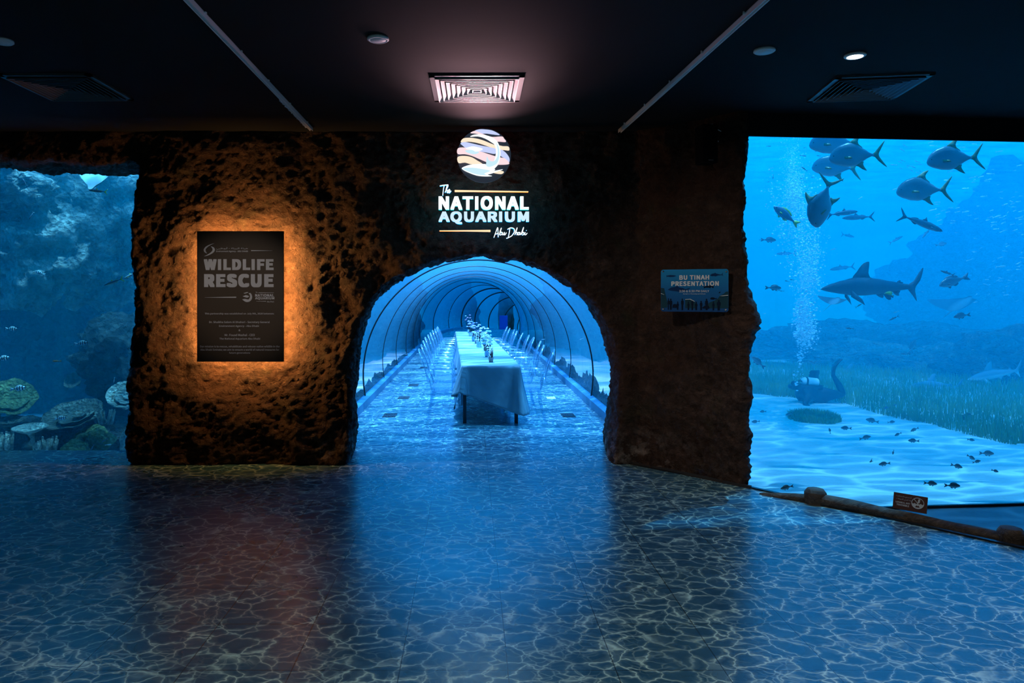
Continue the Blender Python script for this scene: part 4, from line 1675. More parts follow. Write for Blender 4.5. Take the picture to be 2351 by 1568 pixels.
tag(cl, 'long white tablecloth draped over the row of tables, hanging skewed with a scalloped hem', 'tablecloth')

# ================================================================ CLEAR CHAIRS
m, t = new_mat('clear_plastic')
tr = t.n('BsdfTransparent', ins={'Color': (0.84, 0.935, 0.98, 1)})
gl = t.n('BsdfGlossy', ins={'Roughness': 0.10, 'Color': (1, 1, 1, 1)})
df = t.n('BsdfDiffuse', ins={'Color': (0.75, 0.9, 1.0, 1)})
fr = t.n('LayerWeight', ins={'Blend': 0.30})
k = t.math('MULTIPLY_ADD', t.math('POWER', fr.outputs['Facing'], 3.0), 0.65, 0.05, clamp=True)
gd_ = t.n('MixShader', ins={0: 0.30})
t.t.links.new(gl.outputs[0], gd_.inputs[1])
t.t.links.new(df.outputs[0], gd_.inputs[2])
mx = t.n('MixShader')
t.set(mx.inputs[0], k)
t.t.links.new(tr.outputs[0], mx.inputs[1])
t.t.links.new(gd_.outputs[0], mx.inputs[2])
o_ = t.n('OutputMaterial')
t.t.links.new(mx.outputs[0], o_.inputs[0])


m, t = new_mat('clear_plastic_edge_glint')
tr = t.n('BsdfTransparent', ins={'Color': (0.66, 0.85, 0.95, 1)})
gl = t.n('BsdfGlossy', ins={'Roughness': 0.15, 'Color': (1, 1, 1, 1)})
df = t.n('BsdfDiffuse', ins={'Color': (0.85, 0.93, 1.0, 1)})  # white diffuse share paints bright rim highlights into the tubes
fr = t.n('LayerWeight', ins={'Blend': 0.30})
k = t.math('MULTIPLY_ADD', t.math('POWER', fr.outputs['Facing'], 2.0), 0.60, 0.24, clamp=True)
gd_ = t.n('MixShader', ins={0: 0.45})
t.t.links.new(gl.outputs[0], gd_.inputs[1])
t.t.links.new(df.outputs[0], gd_.inputs[2])
mx = t.n('MixShader')
t.set(mx.inputs[0], k)
t.t.links.new(tr.outputs[0], mx.inputs[1])
t.t.links.new(gd_.outputs[0], mx.inputs[2])
o_ = t.n('OutputMaterial')
t.t.links.new(mx.outputs[0], o_.inputs[0])


def make_chair():
    """transparent armchair with an oval back, facing +X"""
    c = empty('clear_armchair', (0, 0, 0), 0, '', 'chair')
    cp = 'clear_plastic'
    mb_ = MB()
    mb_.prism(rrect(-0.20, -0.225, 0.24, 0.225, 0.05), 'z', 0.452, 0.466)
    mb_.prism(rrect(-0.20, -0.222, 0.235, 0.222, 0.05), 'z', 0.405, 0.452)
    bevel(mb_.build('seat', cp, c, smooth=False), 0.004, 2)
    # oval back leaning away
    mb_ = MB()
    n_ = 28
    ov, ov2 = [], []
    for q, lst in ((1.0, ov), (0.87, ov2)):
        for k_ in range(n_):
            a = 2 * PI * k_ / n_
            y, z = 0.20 * q * math.cos(a), 0.215 * q * math.sin(a) + 0.725
            x = -0.205 - (z - 0.47) * 0.30 - 0.035 * (1 - (y / 0.21) ** 2)
            lst.append((x, y, z))
    mb_.tube(ov, 0.0115, 8, closed=True, mat=1)
    fvs = [Vector(p) for p in ov2]
    cen = Vector((-0.205 - 0.255 * 0.30 - 0.035, 0, 0.725))
    vs_ = [tuple(p) for p in ov] + [tuple(cen + (p - cen) * 0.5) for p in (Vector(o) for o in ov)] + [tuple(cen)]
    fs_ = []
    for k_ in range(n_):
        k2 = (k_ + 1) % n_
        fs_.append((k_, k2, n_ + k2, n_ + k_))
        fs_.append((n_ + k_, n_ + k2, 2 * n_))
    mb_.add(vs_, fs_)
    for sy in (-1, 1):
        mb_.tube([(-0.20, sy * 0.185, 0.44), (-0.215, sy * 0.19, 0.53), (-0.235, sy * 0.185, 0.62)], 0.012, 8, mat=1)
    mb_.build('backrest', [cp, 'clear_plastic_edge_glint'], c)
    for sy in (-1, 1):
        mb_ = MB()
        mb_.tube([(0.205, sy * 0.195, 0.43), (0.207, sy * 0.197, 0.25), (0.210, sy * 0.200, 0.02)], [0.024, 0.020, 0.014], 10)
        mb_.tube([(0.210, sy * 0.2, 0.02), (0.210, sy * 0.2, 0.0)], [0.015, 0.015], 10)
        mb_.build('leg', cp, c)
        mb_ = MB()
        mb_.tube([(-0.180, sy * 0.195, 0.43), (-0.195, sy * 0.200, 0.25), (-0.235, sy * 0.205, 0.10), (-0.265, sy * 0.208, 0.0)], [0.024, 0.021, 0.017, 0.015], 10)
        mb_.build('leg', cp, c)
        mb_ = MB()
        mb_.tube(smooth_open([(-0.245, sy * 0.197, 0.665), (-0.16, sy * 0.245, 0.668), (-0.04, sy * 0.262, 0.665), (0.05, sy * 0.258, 0.655), (0.095, sy * 0.248, 0.60), (0.085, sy * 0.235, 0.52), (0.075, sy * 0.225, 0.455)], 3), 0.012, 8, flat=0.8)
        mb_.build('armrest', 'clear_plastic_edge_glint', c)
    return c


chair0 = make_chair()
ordn = ['nearest', 'second', 'third', 'fourth', 'fifth', 'sixth', 'seventh', 'eighth', 'ninth', 'tenth']
LX = [(969, 803), (974, 793), (978, 784), (982, 776), (988, 770), (993, 765), (998, 760), (1003, 756.5), (1007, 754), (1008.7, 750.7)]
RX = [(1265, 804), (1241.6, 794), (1235, 784.7), (1220, 776), (1209, 770.6), (1194.7, 766), (1181.8, 761.4), (1176, 758), (1166, 754.5), (1160.4, 751)]
first = True
rr_ = random.Random(11)
for side, pts_ in (('left', LX), ('right', RX)):
    prevY = 0
    for i, (px, py) in enumerate(pts_):
        Y = F * (H - 0.935) / (py - PY)
        Y = max(Y, prevY + 0.62)
        prevY = Y
        Xb = (px - PX) * Y / F
        face = 0.0 if side == 'left' else PI
        sgn = 1 if side == 'left' else -1
        X = Xb + sgn * 0.335
        ch = chair0 if first else copy_tree(chair0)
        first = False
        ch.location = (X, Y + 0.02, 0)
        ch.rotation_euler = (0, 0, face + rr_.uniform(-0.05, 0.05) - 0.03)
        tag(ch, 'clear armchair with oval back, %s the tunnel mouth, %s of the table' % ('nearest' if i == 0 else ordn[i] + ' from', side), 'chair', 'clear armchairs along the table')

# ================================================================ POTS AND FLOWERS ON THE TABLE
principled('pot_grey', (0.24, 0.27, 0.25), 0.6)
principled('vase_blue', (0.42, 0.60, 0.72), 0.3)
principled('vase_white', (0.70, 0.76, 0.84), 0.35)
principled('stem_dark', (0.015, 0.03, 0.02), 0.7)
principled('leaf_dark', (0.012, 0.03, 0.025), 0.6)
principled('dry_twig', (0.16, 0.13, 0.11), 0.8)
principled('petal_white', (0.80, 0.82, 0.90), 0.7)
principled('petal_lilac', (0.52, 0.46, 0.85), 0.7)
principled('petal_mint', (0.45, 0.72, 0.76), 0.7)
principled('petal_rose', (0.75, 0.35, 0.42), 0.7)


def flower_pot(px, py, hpx, wpx, plant_top, kind, petals, lab, seed, lean=0.0):
    Y = F * (H - TH - 0.006) / (py - PY)
    c = at(px, py, Y)
    c.z = TH + 0.006
    k_ = Y / F
    hh, ww = hpx * k_, wpx * k_ / 2
    top = (py - hpx - plant_top) * k_
    pot = empty('flower_vase' if kind != 'pot' else 'potted_twigs', c, 0, lab, 'vase' if kind != 'pot' else 'potted plant', 'pots of flowers down the middle of the table')
    mb_ = MB()
    if kind == 'pot':
        prof = [(ww * 0.72, 0), (ww * 0.95, hh * 0.86), (ww * 1.05, hh * 0.87), (ww * 1.05, hh), (ww * 0.9, hh), (ww * 0.86, hh * 0.8), (0.001, hh * 0.8)]
        mat = 'pot_grey'
    elif kind == 'ribbed':
        prof = [(ww * 0.75, 0)]
        for q in range(5):
            z0, z1 = hh * (q + 0.1) / 5, hh * (q + 0.95) / 5
            prof += [(ww * 0.93, z0), (ww * 1.0, (z0 + z1) / 2), (ww * 0.93, z1), (ww * 0.86, z1 + 0.002)]
        prof += [(ww * 0.8, hh), (ww * 0.75, hh * 0.9), (0.001, hh * 0.85)]
        mat = 'vase_blue'
    else:
        prof = [(ww * 0.7, 0), (ww, hh * 0.3), (ww * 1.0, hh * 0.7), (ww * 0.8, hh), (ww * 0.72, hh), (ww * 0.72, hh * 0.85), (0.001, hh * 0.8)]
        mat = {'blue': 'vase_blue', 'white': 'vase_white', 'grey': 'pot_grey'}[kind]
    mb_.lathe(prof, n=18)
    mb_.build('pot', mat, pot)
    r = random.Random(seed)
    ms = MB()
    heads = []
    n_ = 26 if kind == 'pot' else 11
    for q in range(n_):
        a = r.uniform(0, 2 * PI)
        sp = r.uniform(0.2, 1.0)
        zt = hh + top * r.uniform(0.45 if kind != 'pot' else 0.4, 1.0)
        spread = (0.085 if kind != 'pot' else 0.042) * (top / 0.25) ** 0.5
        e = Vector((math.cos(a) * sp * spread + lean * (zt - hh), math.sin(a) * sp * spread, zt))
        b = Vector((math.cos(a) * ww * 0.4, math.sin(a) * ww * 0.4, hh * 0.7))
        mid = b.lerp(e, 0.5) + Vector((math.cos(a), math.sin(a), 0)) * 0.012
        ms.tube([b, mid, e], [0.0022, 0.0018, 0.0012], 5)
        heads.append(e)
        if kind == 'pot':
            for s in range(3):
                u = r.uniform(0.35, 0.95)
                p = b.lerp(e, u)
                ms.tube([p, p + Vector((r.uniform(-1, 1), r.uniform(-1, 1), 1.2)) * 0.012], [0.0022, 0.0008], 4)
    ms.build('twigs' if kind == 'pot' else 'stems', 'dry_twig' if kind == 'pot' else 'stem_dark', pot)
    if kind != 'pot':
        lf = MB()
        for q in range(26):
            e = r.choice(heads)
            b = Vector((0, 0, hh))
            p = b.lerp(e, r.uniform(0.15, 0.9)) + Vector((r.uniform(-1, 1), r.uniform(-1, 1), r.uniform(-.5, .5))) * 0.014
            d = Vector((r.uniform(-1, 1), r.uniform(-1, 1), r.uniform(-0.2, 0.9))).normalized() * r.uniform(0.025, 0.045)
            s = d.cross(Vector((r.uniform(-1, 1), r.uniform(-1, 1), r.uniform(-1, 1)))).normalized() * 0.009
            up_ = d.cross(s).normalized() * 0.002
            lf.add([p, p + d * .5 + s + up_, p + d, p + d * .5 - s + up_, p + d * .5 - up_], [(0, 1, 4), (1, 2, 4), (2, 3, 4), (3, 0, 4), (0, 3, 2, 1)])
        lf.build('leaves', 'leaf_dark', pot)
        for q, e in enumerate(heads):
            fm = MB()
            R_ = r.uniform(0.016, 0.030)
            for w__ in range(2):
                for k2 in range(6):
                    a = 2 * PI * k2 / 6 + w__ * 0.5
                    el = 0.25 + 0.65 * w__
                    d = Vector((math.cos(a) * math.cos(el), math.sin(a) * math.cos(el), math.sin(el)))
                    fm.sphere(e + d * R_ * 0.55, R_ * 0.55, 6, 4, (1, 1, 0.6))
            fm.sphere(e + Vector((0, 0, R_ * 0.3)), R_ * 0.4, 6, 4)
            fm.build('blossom', r.choice(petals), pot)
    return pot


flower_pot(1127.3, 832, 11.5, 12.5, 797, 'pot', None, 'small grey pot of dry twigs, the nearest pot on the tablecloth', 1)
flower_pot(1117, 819.5, 14.5, 8.5, 775, 'blue', ['petal_mint', 'petal_mint', 'petal_white'], 'pale blue vase of mint-tinted flowers just behind the pot of twigs', 2)
flower_pot(1114.5, 805.5, 9, 9, 752, 'grey', ['petal_mint', 'petal_white'], 'greyish pot of pale flowers, third from the near end of the table', 3)
flower_pot(1099.5, 797.5, 13.0, 12, 748, 'ribbed', ['petal_lilac', 'petal_white', 'petal_lilac'], 'ribbed blue vase of lilac flowers left of the middle of the table', 4, 0.05)
flower_pot(1093, 789, 8, 6, 745, 'grey', ['petal_lilac', 'petal_white'], 'small greyish pot of flowers just behind the ribbed blue vase', 5)
flower_pot(1086.5, 783.5, 10.5, 7, 738, 'blue', ['petal_white', 'petal_lilac'], 'pale blue vase of white flowers, third from the far end', 6)
flower_pot(1079.5, 771.5, 8, 6.5, 738, 'white', ['petal_white', 'petal_lilac'], 'white vase of flowers, second from the far end of the table', 7)
flower_pot(1076, 764.5, 8, 5.5, 724, 'white', ['petal_white', 'petal_lilac', 'petal_rose'], 'tall white vase of flowers at the far end of the table', 8)

# ================================================================ FAR END OF THE TUNNEL
m, t = new_mat('far_rock')
co_ = t.n('TexCoord').outputs['Object']
c_ = t.ramp(t.noise(co_, 3.0, 5).outputs['Fac'], [(0.35, (0.05, 0.022, 0.016)), (0.7, (0.28, 0.12, 0.09))])
p_ = t.n('BsdfPrincipled', ins={'Base Color': c_, 'Roughness': 0.8})
o_ = t.n('OutputMaterial')
t.t.links.new(p_.outputs[0], o_.inputs[0])
rp = None
principled('blue_panel', (0.01, 0.16, 0.62), 0.5)
mb = MB()
mb.box((0, 0, 0.57), (0.56, 0.04, 1.14))
bp = mb.build('blue_panel', 'blue_panel', smooth=False)
bp.location = (2.27, 49.0, tunz(49.0))
bevel(bp, 0.01, 1)
tag(bp, 'plain blue upright panel at the far bend of the tunnel', 'panel')

# ================================================================ REEF
def rock_blob(name, c, size, seed, mat, lab, cat='rock', amp=0.35, sub=5, freq=1.3, group=None, z0=None):
    bm = bmesh.new()
    bmesh.ops.create_icosphere(bm, subdivisions=sub, radius=1.0)
    c = Vector(c)
    for v in bm.verts:
        p = v.co.copy()
        q = Vector((p.x * freq + seed * 3.1, p.y * freq + seed, p.z * freq - seed))
        f = 1 + amp * noise.noise(q) + amp * 0.5 * noise.noise(q * 2.3) + amp * 0.28 * (1 - 2 * abs(noise.noise(q * 5.1))) + amp * 0.13 * noise.noise(q * 11)
        v.co = Vector((p.x * size[0], p.y * size[1], p.z * size[2])) * f
    me = bpy.data.meshes.new(name)
    bm.to_mesh(me)
    bm.free()
    o = link(name, me, mat)
    o.location = c
    return tag(o, lab, cat, group)


# left-hand tank: a reef wall close behind the glass
def px_blob(name, px, py, Y, wpx, hpx, depth, seed, mat, lab, **kw):
    k_ = Y / F
    return rock_blob(name, at(px, py, Y), (wpx * k_ / 2, depth, hpx * k_ / 2), seed, mat, lab, **kw)


px_blob('reef_rock', 20, 430, 9.6, 260, 190, 0.6, 1, 'reef_rock', 'pale knobbly reef rock in the upper left corner of the left window', amp=0.5, freq=2.0)
px_blob('reef_rock', 70, 560, 9.9, 280, 250, 0.6, 2, 'reef_rock', 'large pale reef rock left of the gap in the left window', amp=0.5, freq=2.0)
px_blob('reef_rock', 250, 590, 10.6, 240, 200, 0.6, 3, 'reef_rock', 'reef rock with a pale top beside the pillar in the left window', amp=0.5, freq=2.0)
px_blob('reef_rock', 300, 440, 10.2, 260, 230, 0.4, 4, 'reef_rock', 'upper reef rock partly behind the rock pillar', amp=0.5, freq=2.0)
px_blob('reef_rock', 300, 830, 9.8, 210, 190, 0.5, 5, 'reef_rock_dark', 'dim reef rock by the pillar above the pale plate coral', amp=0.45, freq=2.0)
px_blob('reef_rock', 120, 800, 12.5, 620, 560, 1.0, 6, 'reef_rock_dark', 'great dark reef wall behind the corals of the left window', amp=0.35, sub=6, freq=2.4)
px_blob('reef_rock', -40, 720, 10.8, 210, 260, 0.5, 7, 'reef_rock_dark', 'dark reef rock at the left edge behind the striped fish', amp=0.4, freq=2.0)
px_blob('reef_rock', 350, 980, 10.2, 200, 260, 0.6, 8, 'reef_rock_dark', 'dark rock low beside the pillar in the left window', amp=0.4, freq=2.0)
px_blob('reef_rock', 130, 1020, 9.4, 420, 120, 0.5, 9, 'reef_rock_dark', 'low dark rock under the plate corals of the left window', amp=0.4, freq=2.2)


def plate_coral(px, py, Y, wpx, hpx, seed, mat, lab, tilt=0.5, layers=1, roll=0.0):
    k_ = Y / F
    R_ = wpx * k_ / 2
    vs_, fs_ = [], []
    mb_ = MB()
    for ly in range(layers):
        Rl = R_ * (1 - 0.38 * ly)
        nu, nr = 64, 9
        vs_, fs_ = [], []
        for side in (0, 1):
            for j in range(nr + 1):
                t_ = j / nr
                for i in range(nu):
                    a = 2 * PI * i / nu
                    w_ = 1 + 0.13 * noise.noise(Vector((math.cos(a) * 1.6 + seed, math.sin(a) * 1.6, ly * 3.3))) + 0.05 * noise.noise(Vector((math.cos(a) * 6, math.sin(a) * 6, seed)))
                    r = Rl * t_ * w_ + 0.002
                    z = 0.30 * Rl * t_ ** 2 + 0.07 * Rl * t_ * noise.noise(Vector((math.cos(a) * 2.2, math.sin(a) * 2.2, seed + 5))) + ly * 0.10 * R_ - (0.010 + 0.02 * (1 - t_)) * side
                    vs_.append((r * math.cos(a) + ly * 0.12 * R_, r * math.sin(a), z))
        N = (nr + 1) * nu
        for side in (0, 1):
            for j in range(nr):
                for i in range(nu):
                    i2 = (i + 1) % nu
                    f = (side * N + j * nu + i, side * N + j * nu + i2, side * N + (j + 1) * nu + i2, side * N + (j + 1) * nu + i)
                    fs_.append(f if side == 0 else f[::-1])
        for i in range(nu):
            i2 = (i + 1) % nu
            fs_.append((nr * nu + i, nr * nu + i2, N + nr * nu + i2, N + nr * nu + i))
        mb_.add(vs_, fs_)
    mb_.tube([(0, 0, -0.02), (0.02, 0, -R_ * 0.5), (0.0, 0, -R_ * 0.9)], [R_ * 0.22, R_ * 0.12, R_ * 0.2], 12)
    o = mb_.build('plate_coral', mat)
    o.location = at(px, py, Y)
    o.rotation_euler = (tilt, roll, 0)
    return tag(o, lab, 'coral')


plate_coral(25, 920, 9.0, 105, 70, 1, 'plate_coral_green', 'green plate coral cut by the left edge of the picture', 0.6, 2, 0.45)
plate_coral(172, 965, 8.9, 128, 55, 2, 'plate_coral_dull', 'wide dull dish coral low in the middle of the left window', 0.42, 3, -0.08)
plate_coral(285, 912, 8.8, 78, 60, 3, 'plate_coral_pale', 'pale ruffled plate coral beside the pillar', 0.7, 3, 0.3)
plate_coral(170, 875, 9.6, 40, 30, 4, 'plate_coral_dull', 'small dark cup coral in the middle of the left window', 1.0, 1, -0.2)
plate_coral(70, 990, 8.5, 70, 18, 5, 'plate_coral_pale', 'pale flat-topped coral on a stalk near the sill', 0.12, 1)
plate_coral(15, 975, 8.7, 80, 18, 6, 'plate_coral_dull', 'flat dim coral shelf near the sill at the far left', 0.1, 1)
px_blob('brain_coral', 218, 1010, 8.7, 80, 60, 0.14, 12, 'plate_coral_green', 'bright green mound coral on the tank bed near the pillar', cat='coral', amp=0.25)
px_blob('brain_coral', 175, 1030, 8.5, 60, 36, 0.12, 13, 'plate_coral_green', 'low green mound coral at the sill of the left window', cat='coral', amp=0.3)
px_blob('brain_coral', 298, 1020, 8.5, 40, 70, 0.14, 14, 'plate_coral_pale', 'pale rounded coral wedged against the pillar foot', cat='coral', amp=0.3)
for k, (px, py, s, lab) in enumerate(((15, 1020, 1.0, 'stubby pale finger coral at the far left of the sill'), (105, 1028, 0.9, 'stubby pale finger coral under the flat-topped coral'), (240, 958, 0.7, 'branching pale coral at the right rim of the wide dish coral'))):
    mb = MB()
    r = random.Random(k)
    for q in range(22):
        a, rad = r.uniform(0, 2 * PI), r.uniform(0, 0.13) * s
        b = Vector((math.cos(a) * rad, math.sin(a) * rad * .6, -0.08))
        e = b + Vector((math.cos(a) * 0.04, math.sin(a) * 0.03, r.uniform(0.10, 0.20) * s + 0.04))
        mb.tube([b, b.lerp(e, 0.5), e], [0.022 * s, 0.018 * s, 0.012 * s], 7)
        mb.sphere(e, 0.014 * s, 7, 5)
    o = mb.build('finger_coral', 'plate_coral_pale')
    o.location = at(px, py, 8.5)
    tag(o, lab, 'coral')

# right-hand tank and around the tunnel
rock_blob('reef_mound', (24.5, 30.0, 1.0), (6.0, 3.0, 5.2), 21, 'reef_rock_mid', 'tall hazy reef slope at the right of the right-hand tank', amp=0.4, sub=6, freq=2.2)
rock_blob('reef_mound', (12.0, 21.0, -0.2), (4.8, 2.5, 0.9), 22, 'reef_rock_mid', 'low hazy reef ridge behind the sea grass', amp=0.4, sub=6, freq=2.6)
rock_blob('reef_mound', (13.2, 15.8, -0.1), (2.3, 1.5, 0.9), 23, 'reef_rock_mid', 'dark reef outcrop with a cave at the right edge of the tank', amp=0.45, sub=5, freq=2.4)
rock_blob('reef_mound', (11.8, 18.0, -0.35), (3.5, 1.6, 0.6), 28, 'reef_rock', 'pale coral rubble ridge between the sea grass and the slope', amp=0.5, sub=6, freq=3.2)
rock_blob('rock_column', (2.62, 52.6, tunz(52.6) + 1.5), (0.50, 0.35, 2.3), 77, 'far_rock', 'ragged brown rock column behind the blue panel at the far bend', amp=0.35, sub=4, freq=2.4)
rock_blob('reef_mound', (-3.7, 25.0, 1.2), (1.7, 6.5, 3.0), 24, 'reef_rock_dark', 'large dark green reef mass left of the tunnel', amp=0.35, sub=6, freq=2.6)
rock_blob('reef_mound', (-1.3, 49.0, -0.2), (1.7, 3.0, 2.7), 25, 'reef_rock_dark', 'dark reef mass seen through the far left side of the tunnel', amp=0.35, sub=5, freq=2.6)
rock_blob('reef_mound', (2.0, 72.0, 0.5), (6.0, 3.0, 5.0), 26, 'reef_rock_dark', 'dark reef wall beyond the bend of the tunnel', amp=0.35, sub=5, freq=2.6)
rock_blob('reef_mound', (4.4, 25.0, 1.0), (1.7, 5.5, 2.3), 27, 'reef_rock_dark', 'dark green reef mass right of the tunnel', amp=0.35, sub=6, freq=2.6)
for k, (px, py, w_, h_, lab) in enumerate(((2182, 978, 30, 22, 'small dark rounded rock in the sea grass'), (2218, 968, 22, 34, 'upright dark rock, left of a pair in the sea grass'), (2243, 974, 40, 26, 'broad dark rock, right of a pair in the sea grass'))):
    px_blob('sea_rock', px, py, 11.0, w_, h_, 0.12, 30 + k, 'reef_rock_dark', lab, sub=4)
px_blob('brain_coral', 2318, 959, 12.2, 30, 22, 0.14, 35, 'plate_coral_green', 'round yellow coral in the sea grass near the right edge', cat='coral', amp=0.3, sub=4)
px_blob('sea_rock', 1975, 868, 17.0, 60, 22, 0.4, 36, 'reef_rock_dark', 'long low dark rock under the pale guitarfish', sub=4)
# jagged little rocks standing along the foot of the tunnel outside
r = random.Random(5)
n_ = 0
for side in (1, -1):
    y = 9.6
    while y < 24:
        hgt = r.uniform(0.10, 0.26) * (1 if side > 0 else 0.6)
        x = tun(y) + side * (TR + 0.16 + r.uniform(0, 0.10))
        o = rock_blob('edging_stone', (x, y, -0.12 + hgt * 0.35), (0.07, 0.13, hgt), 50 + n_, 'reef_rock_dark', 'jagged grey stone in the row along the outer foot of the tunnel, %s side' % ('right' if side > 0 else 'left'), cat='rock', amp=0.6, sub=3, freq=2.6, group='stones along the %s foot of the tunnel' % ('right' if side > 0 else 'left'))
        n_ += 1
        y += r.uniform(0.20, 0.34) * (1 if y < 15 else 1.6)

# sea grass
m, t = new_mat('sea_grass')
p_ = t.n('BsdfPrincipled', ins={'Base Color': (0.16, 0.27, 0.05), 'Roughness': 0.7, 'Specular IOR Level': 0.2})
o_ = t.n('OutputMaterial')
t.t.links.new(p_.outputs[0], o_.inputs[0])
edge = [(4.4, 14.2), (5.6, 13.5), (6.4, 12.9), (6.6, 11.4), (6.9, 10.4), (7.1, 9.75), (7.4, 9.5), (7.9, 8.9), (9.5, 8.5), (14, 8.3)]


def edge_y(x):
    for (a, b), (c, d) in zip(edge, edge[1:]):
        if a <= x <= c:
            return b + (d - b) * (x - a) / (c - a)
    return 99


def sand_z(X, Y):
    return -0.31 + 0.05 * noise.noise(Vector((X * .6, Y * .6, 0))) + 0.02 * noise.noise(Vector((X * 2.1, Y * 3.1, 0))) + 0.28 * max(0, min(1, (Y - 9) / 12.0))


def grass(name, spots, lab, rr):
    vs_, fs_ = [], []
    for (x, y, h_) in spots:
        z = sand_z(x, y) - 0.02
        a = rr.uniform(-0.6, 0.6)
        w_ = 0.006
        dx, dy = math.cos(a) * w_, math.sin(a) * w_
        lx, ly = rr.uniform(-.06, .06), rr.uniform(-.04, .04)
        b = len(vs_)
        vs_ += [(x - dx, y - dy, z), (x + dx, y + dy, z), (x + dx * .8 + lx * .4, y + dy * .8 + ly * .4, z + h_ * .6), (x - dx * .8 + lx * .4, y - dy * .8 + ly * .4, z + h_ * .6), (x + lx, y + ly, z + h_)]
        fs_ += [(b, b + 1, b + 2, b + 3), (b + 3, b + 2, b + 4)]
    me_ = bpy.data.meshes.new(name)
    me_.from_pydata(vs_, [], fs_)
    o = link(name, me_, 'sea_grass', smooth=False)
    return tag(o, lab, 'sea grass', kind='stuff')


r = random.Random(9)
sp = []
while len(sp) < 30000:
    x = r.uniform(4.4, 14)
    d_ = r.random() ** 1.6 * 8.5
    y = edge_y(x) + d_ + 0.35 * noise.noise(Vector((x * 3, d_, 1)))
    if y > 21:
        continue
    sp.append((x, y, r.uniform(0.12, 0.27)))
grass('sea_grass', sp, 'wide meadow of green sea grass behind the pale sand', r)
sp = []
for k in range(2600):
    a, q = r.uniform(0, 2 * PI), r.random() ** 0.5
    sp.append((5.36 + 0.37 * q * math.cos(a) + 0.05 * noise.noise(Vector((a * 2, 0, 0))), 11.15 + 0.36 * q * math.sin(a), r.uniform(0.08, 0.22) * (1.1 - 0.5 * q)))
grass('sea_grass', sp, 'small separate patch of sea grass in front of the diver', r)


# ================================================================ FISH
def interp(pts_, x):
    if x <= pts_[0][0]:
        return pts_[0][1]
    for (a, b), (c, d) in zip(pts_, pts_[1:]):
        if a <= x <= c:
            u = (x - a) / (c - a)
            u = u * u * (3 - 2 * u) * 0.35 + u * 0.65
            return b + (d - b) * u
    return pts_[-1][1]


def fish_mesh(name, top, bot, width, fins, mats, nseg=22, nr=12, pects=None, eye=None):
    """nose at x = -0.5, tail towards +x, total length 1; one continuous body with its fins"""
    xs0, xs1 = top[0][0], top[-1][0]
    mb_ = MB()
    vs_, fs_ = [], []
    hm = max(interp(top, xs0 + (xs1 - xs0) * k / 40) - interp(bot, xs0 + (xs1 - xs0) * k / 40) for k in range(41))
    for i in range(nseg + 1):
        u = i / nseg
        x = xs0 + (xs1 - xs0) * (u ** 1.25)
        zt, zb = interp(top, x), interp(bot, x)
        h_ = max(zt - zb, 0.004)
        hw = width * (h_ / hm) ** 0.85
        for k in range(nr):
            a = 2 * PI * k / nr
            vs_.append((x - 0.5, hw * math.cos(a), (zt + zb) / 2 + h_ / 2 * math.sin(a)))
    for i in range(nseg):
        for k in range(nr):
            k2 = (k + 1) % nr
            fs_.append((i * nr + k, i * nr + k2, (i + 1) * nr + k2, (i + 1) * nr + k))
    fs_ += [tuple(range(nr - 1, -1, -1)), tuple(nseg * nr + k for k in range(nr))]
    mb_.add(vs_, fs_, 0)
    for poly in fins:
        bm = bmesh.new()
        q = smooth_closed(poly, 2)
        v_ = [bm.verts.new((x - 0.5, -0.003, z)) for x, z in q]
        f = bm.faces.new(v_)
        ex = bmesh.ops.extrude_face_region(bm, geom=[f])
        bmesh.ops.translate(bm, verts=[g for g in ex['geom'] if isinstance(g, bmesh.types.BMVert)], vec=(0, 0.006, 0))
        bmesh.ops.triangulate(bm, faces=[f_ for f_ in bm.faces if len(f_.verts) > 4])
        bm.verts.index_update()
        mb_.add([v.co.copy() for v in bm.verts], [[v.index for v in f_.verts] for f_ in bm.faces], 1 if len(mats) > 1 else 0)
        bm.free()
    for (x, z, L, w_, dn) in (pects or []):
        for sy in (-1, 1):
            y0 = sy * width * 0.8
            mb_.add([(x - .5, y0, z + w_ / 2), (x - .5, y0, z - w_ / 2), (x - .5 + L, y0 + sy * L * .55, z - dn - w_ * .2), (x - .5 + L * .8, y0 + sy * L * .45, z - dn + w_ * .6), (x - .5 + L * .4, y0 + sy * (L * .25 + .006), z - dn * .4)],
                    [(0, 1, 4), (1, 2, 4), (2, 3, 4), (3, 0, 4), (0, 3, 2, 1)], 1 if len(mats) > 1 else 0)
    if eye and len(mats) > 2:
        for sy in (-1, 1):
            mb_.sphere((eye[0] - .5, sy * eye[3], eye[1]), eye[2], 10, 6, (1, .5, 1), 2)
    o = mb_.build(name, mats)
    me_ = o.data
    bpy.data.objects.remove(o, do_unlink=True)
    return me_


def countershade(name, back, belly, stripes=None, rough=0.35, zc=0.0, zw=0.1):
    m, t = new_mat(name)
    co_ = t.n('TexCoord').outputs['Object']
    s_ = t.n('SeparateXYZ')
    t.set(s_.inputs[0], co_)
    f = t.math('MULTIPLY_ADD', t.math('SUBTRACT', s_.outputs[2], zc), 0.5 / zw, 0.5, clamp=True)
    c_ = t.mix(f, belly, back)
    if stripes:
        kind, fr_, off, colr, duty = stripes
        ax = 0 if kind == 'v' else 2
        k_ = t.math('SINE', t.math('MULTIPLY_ADD', s_.outputs[ax], fr_ * 2 * PI, off))
        g = t.math('GREATER_THAN', k_, duty)
        c_ = t.mix(g, c_, colr)
    p_ = t.n('BsdfPrincipled', ins={'Base Color': c_, 'Roughness': rough, 'Specular IOR Level': 0.5})
    o_ = t.n('OutputMaterial')
    t.t.links.new(p_.outputs[0], o_.inputs[0])


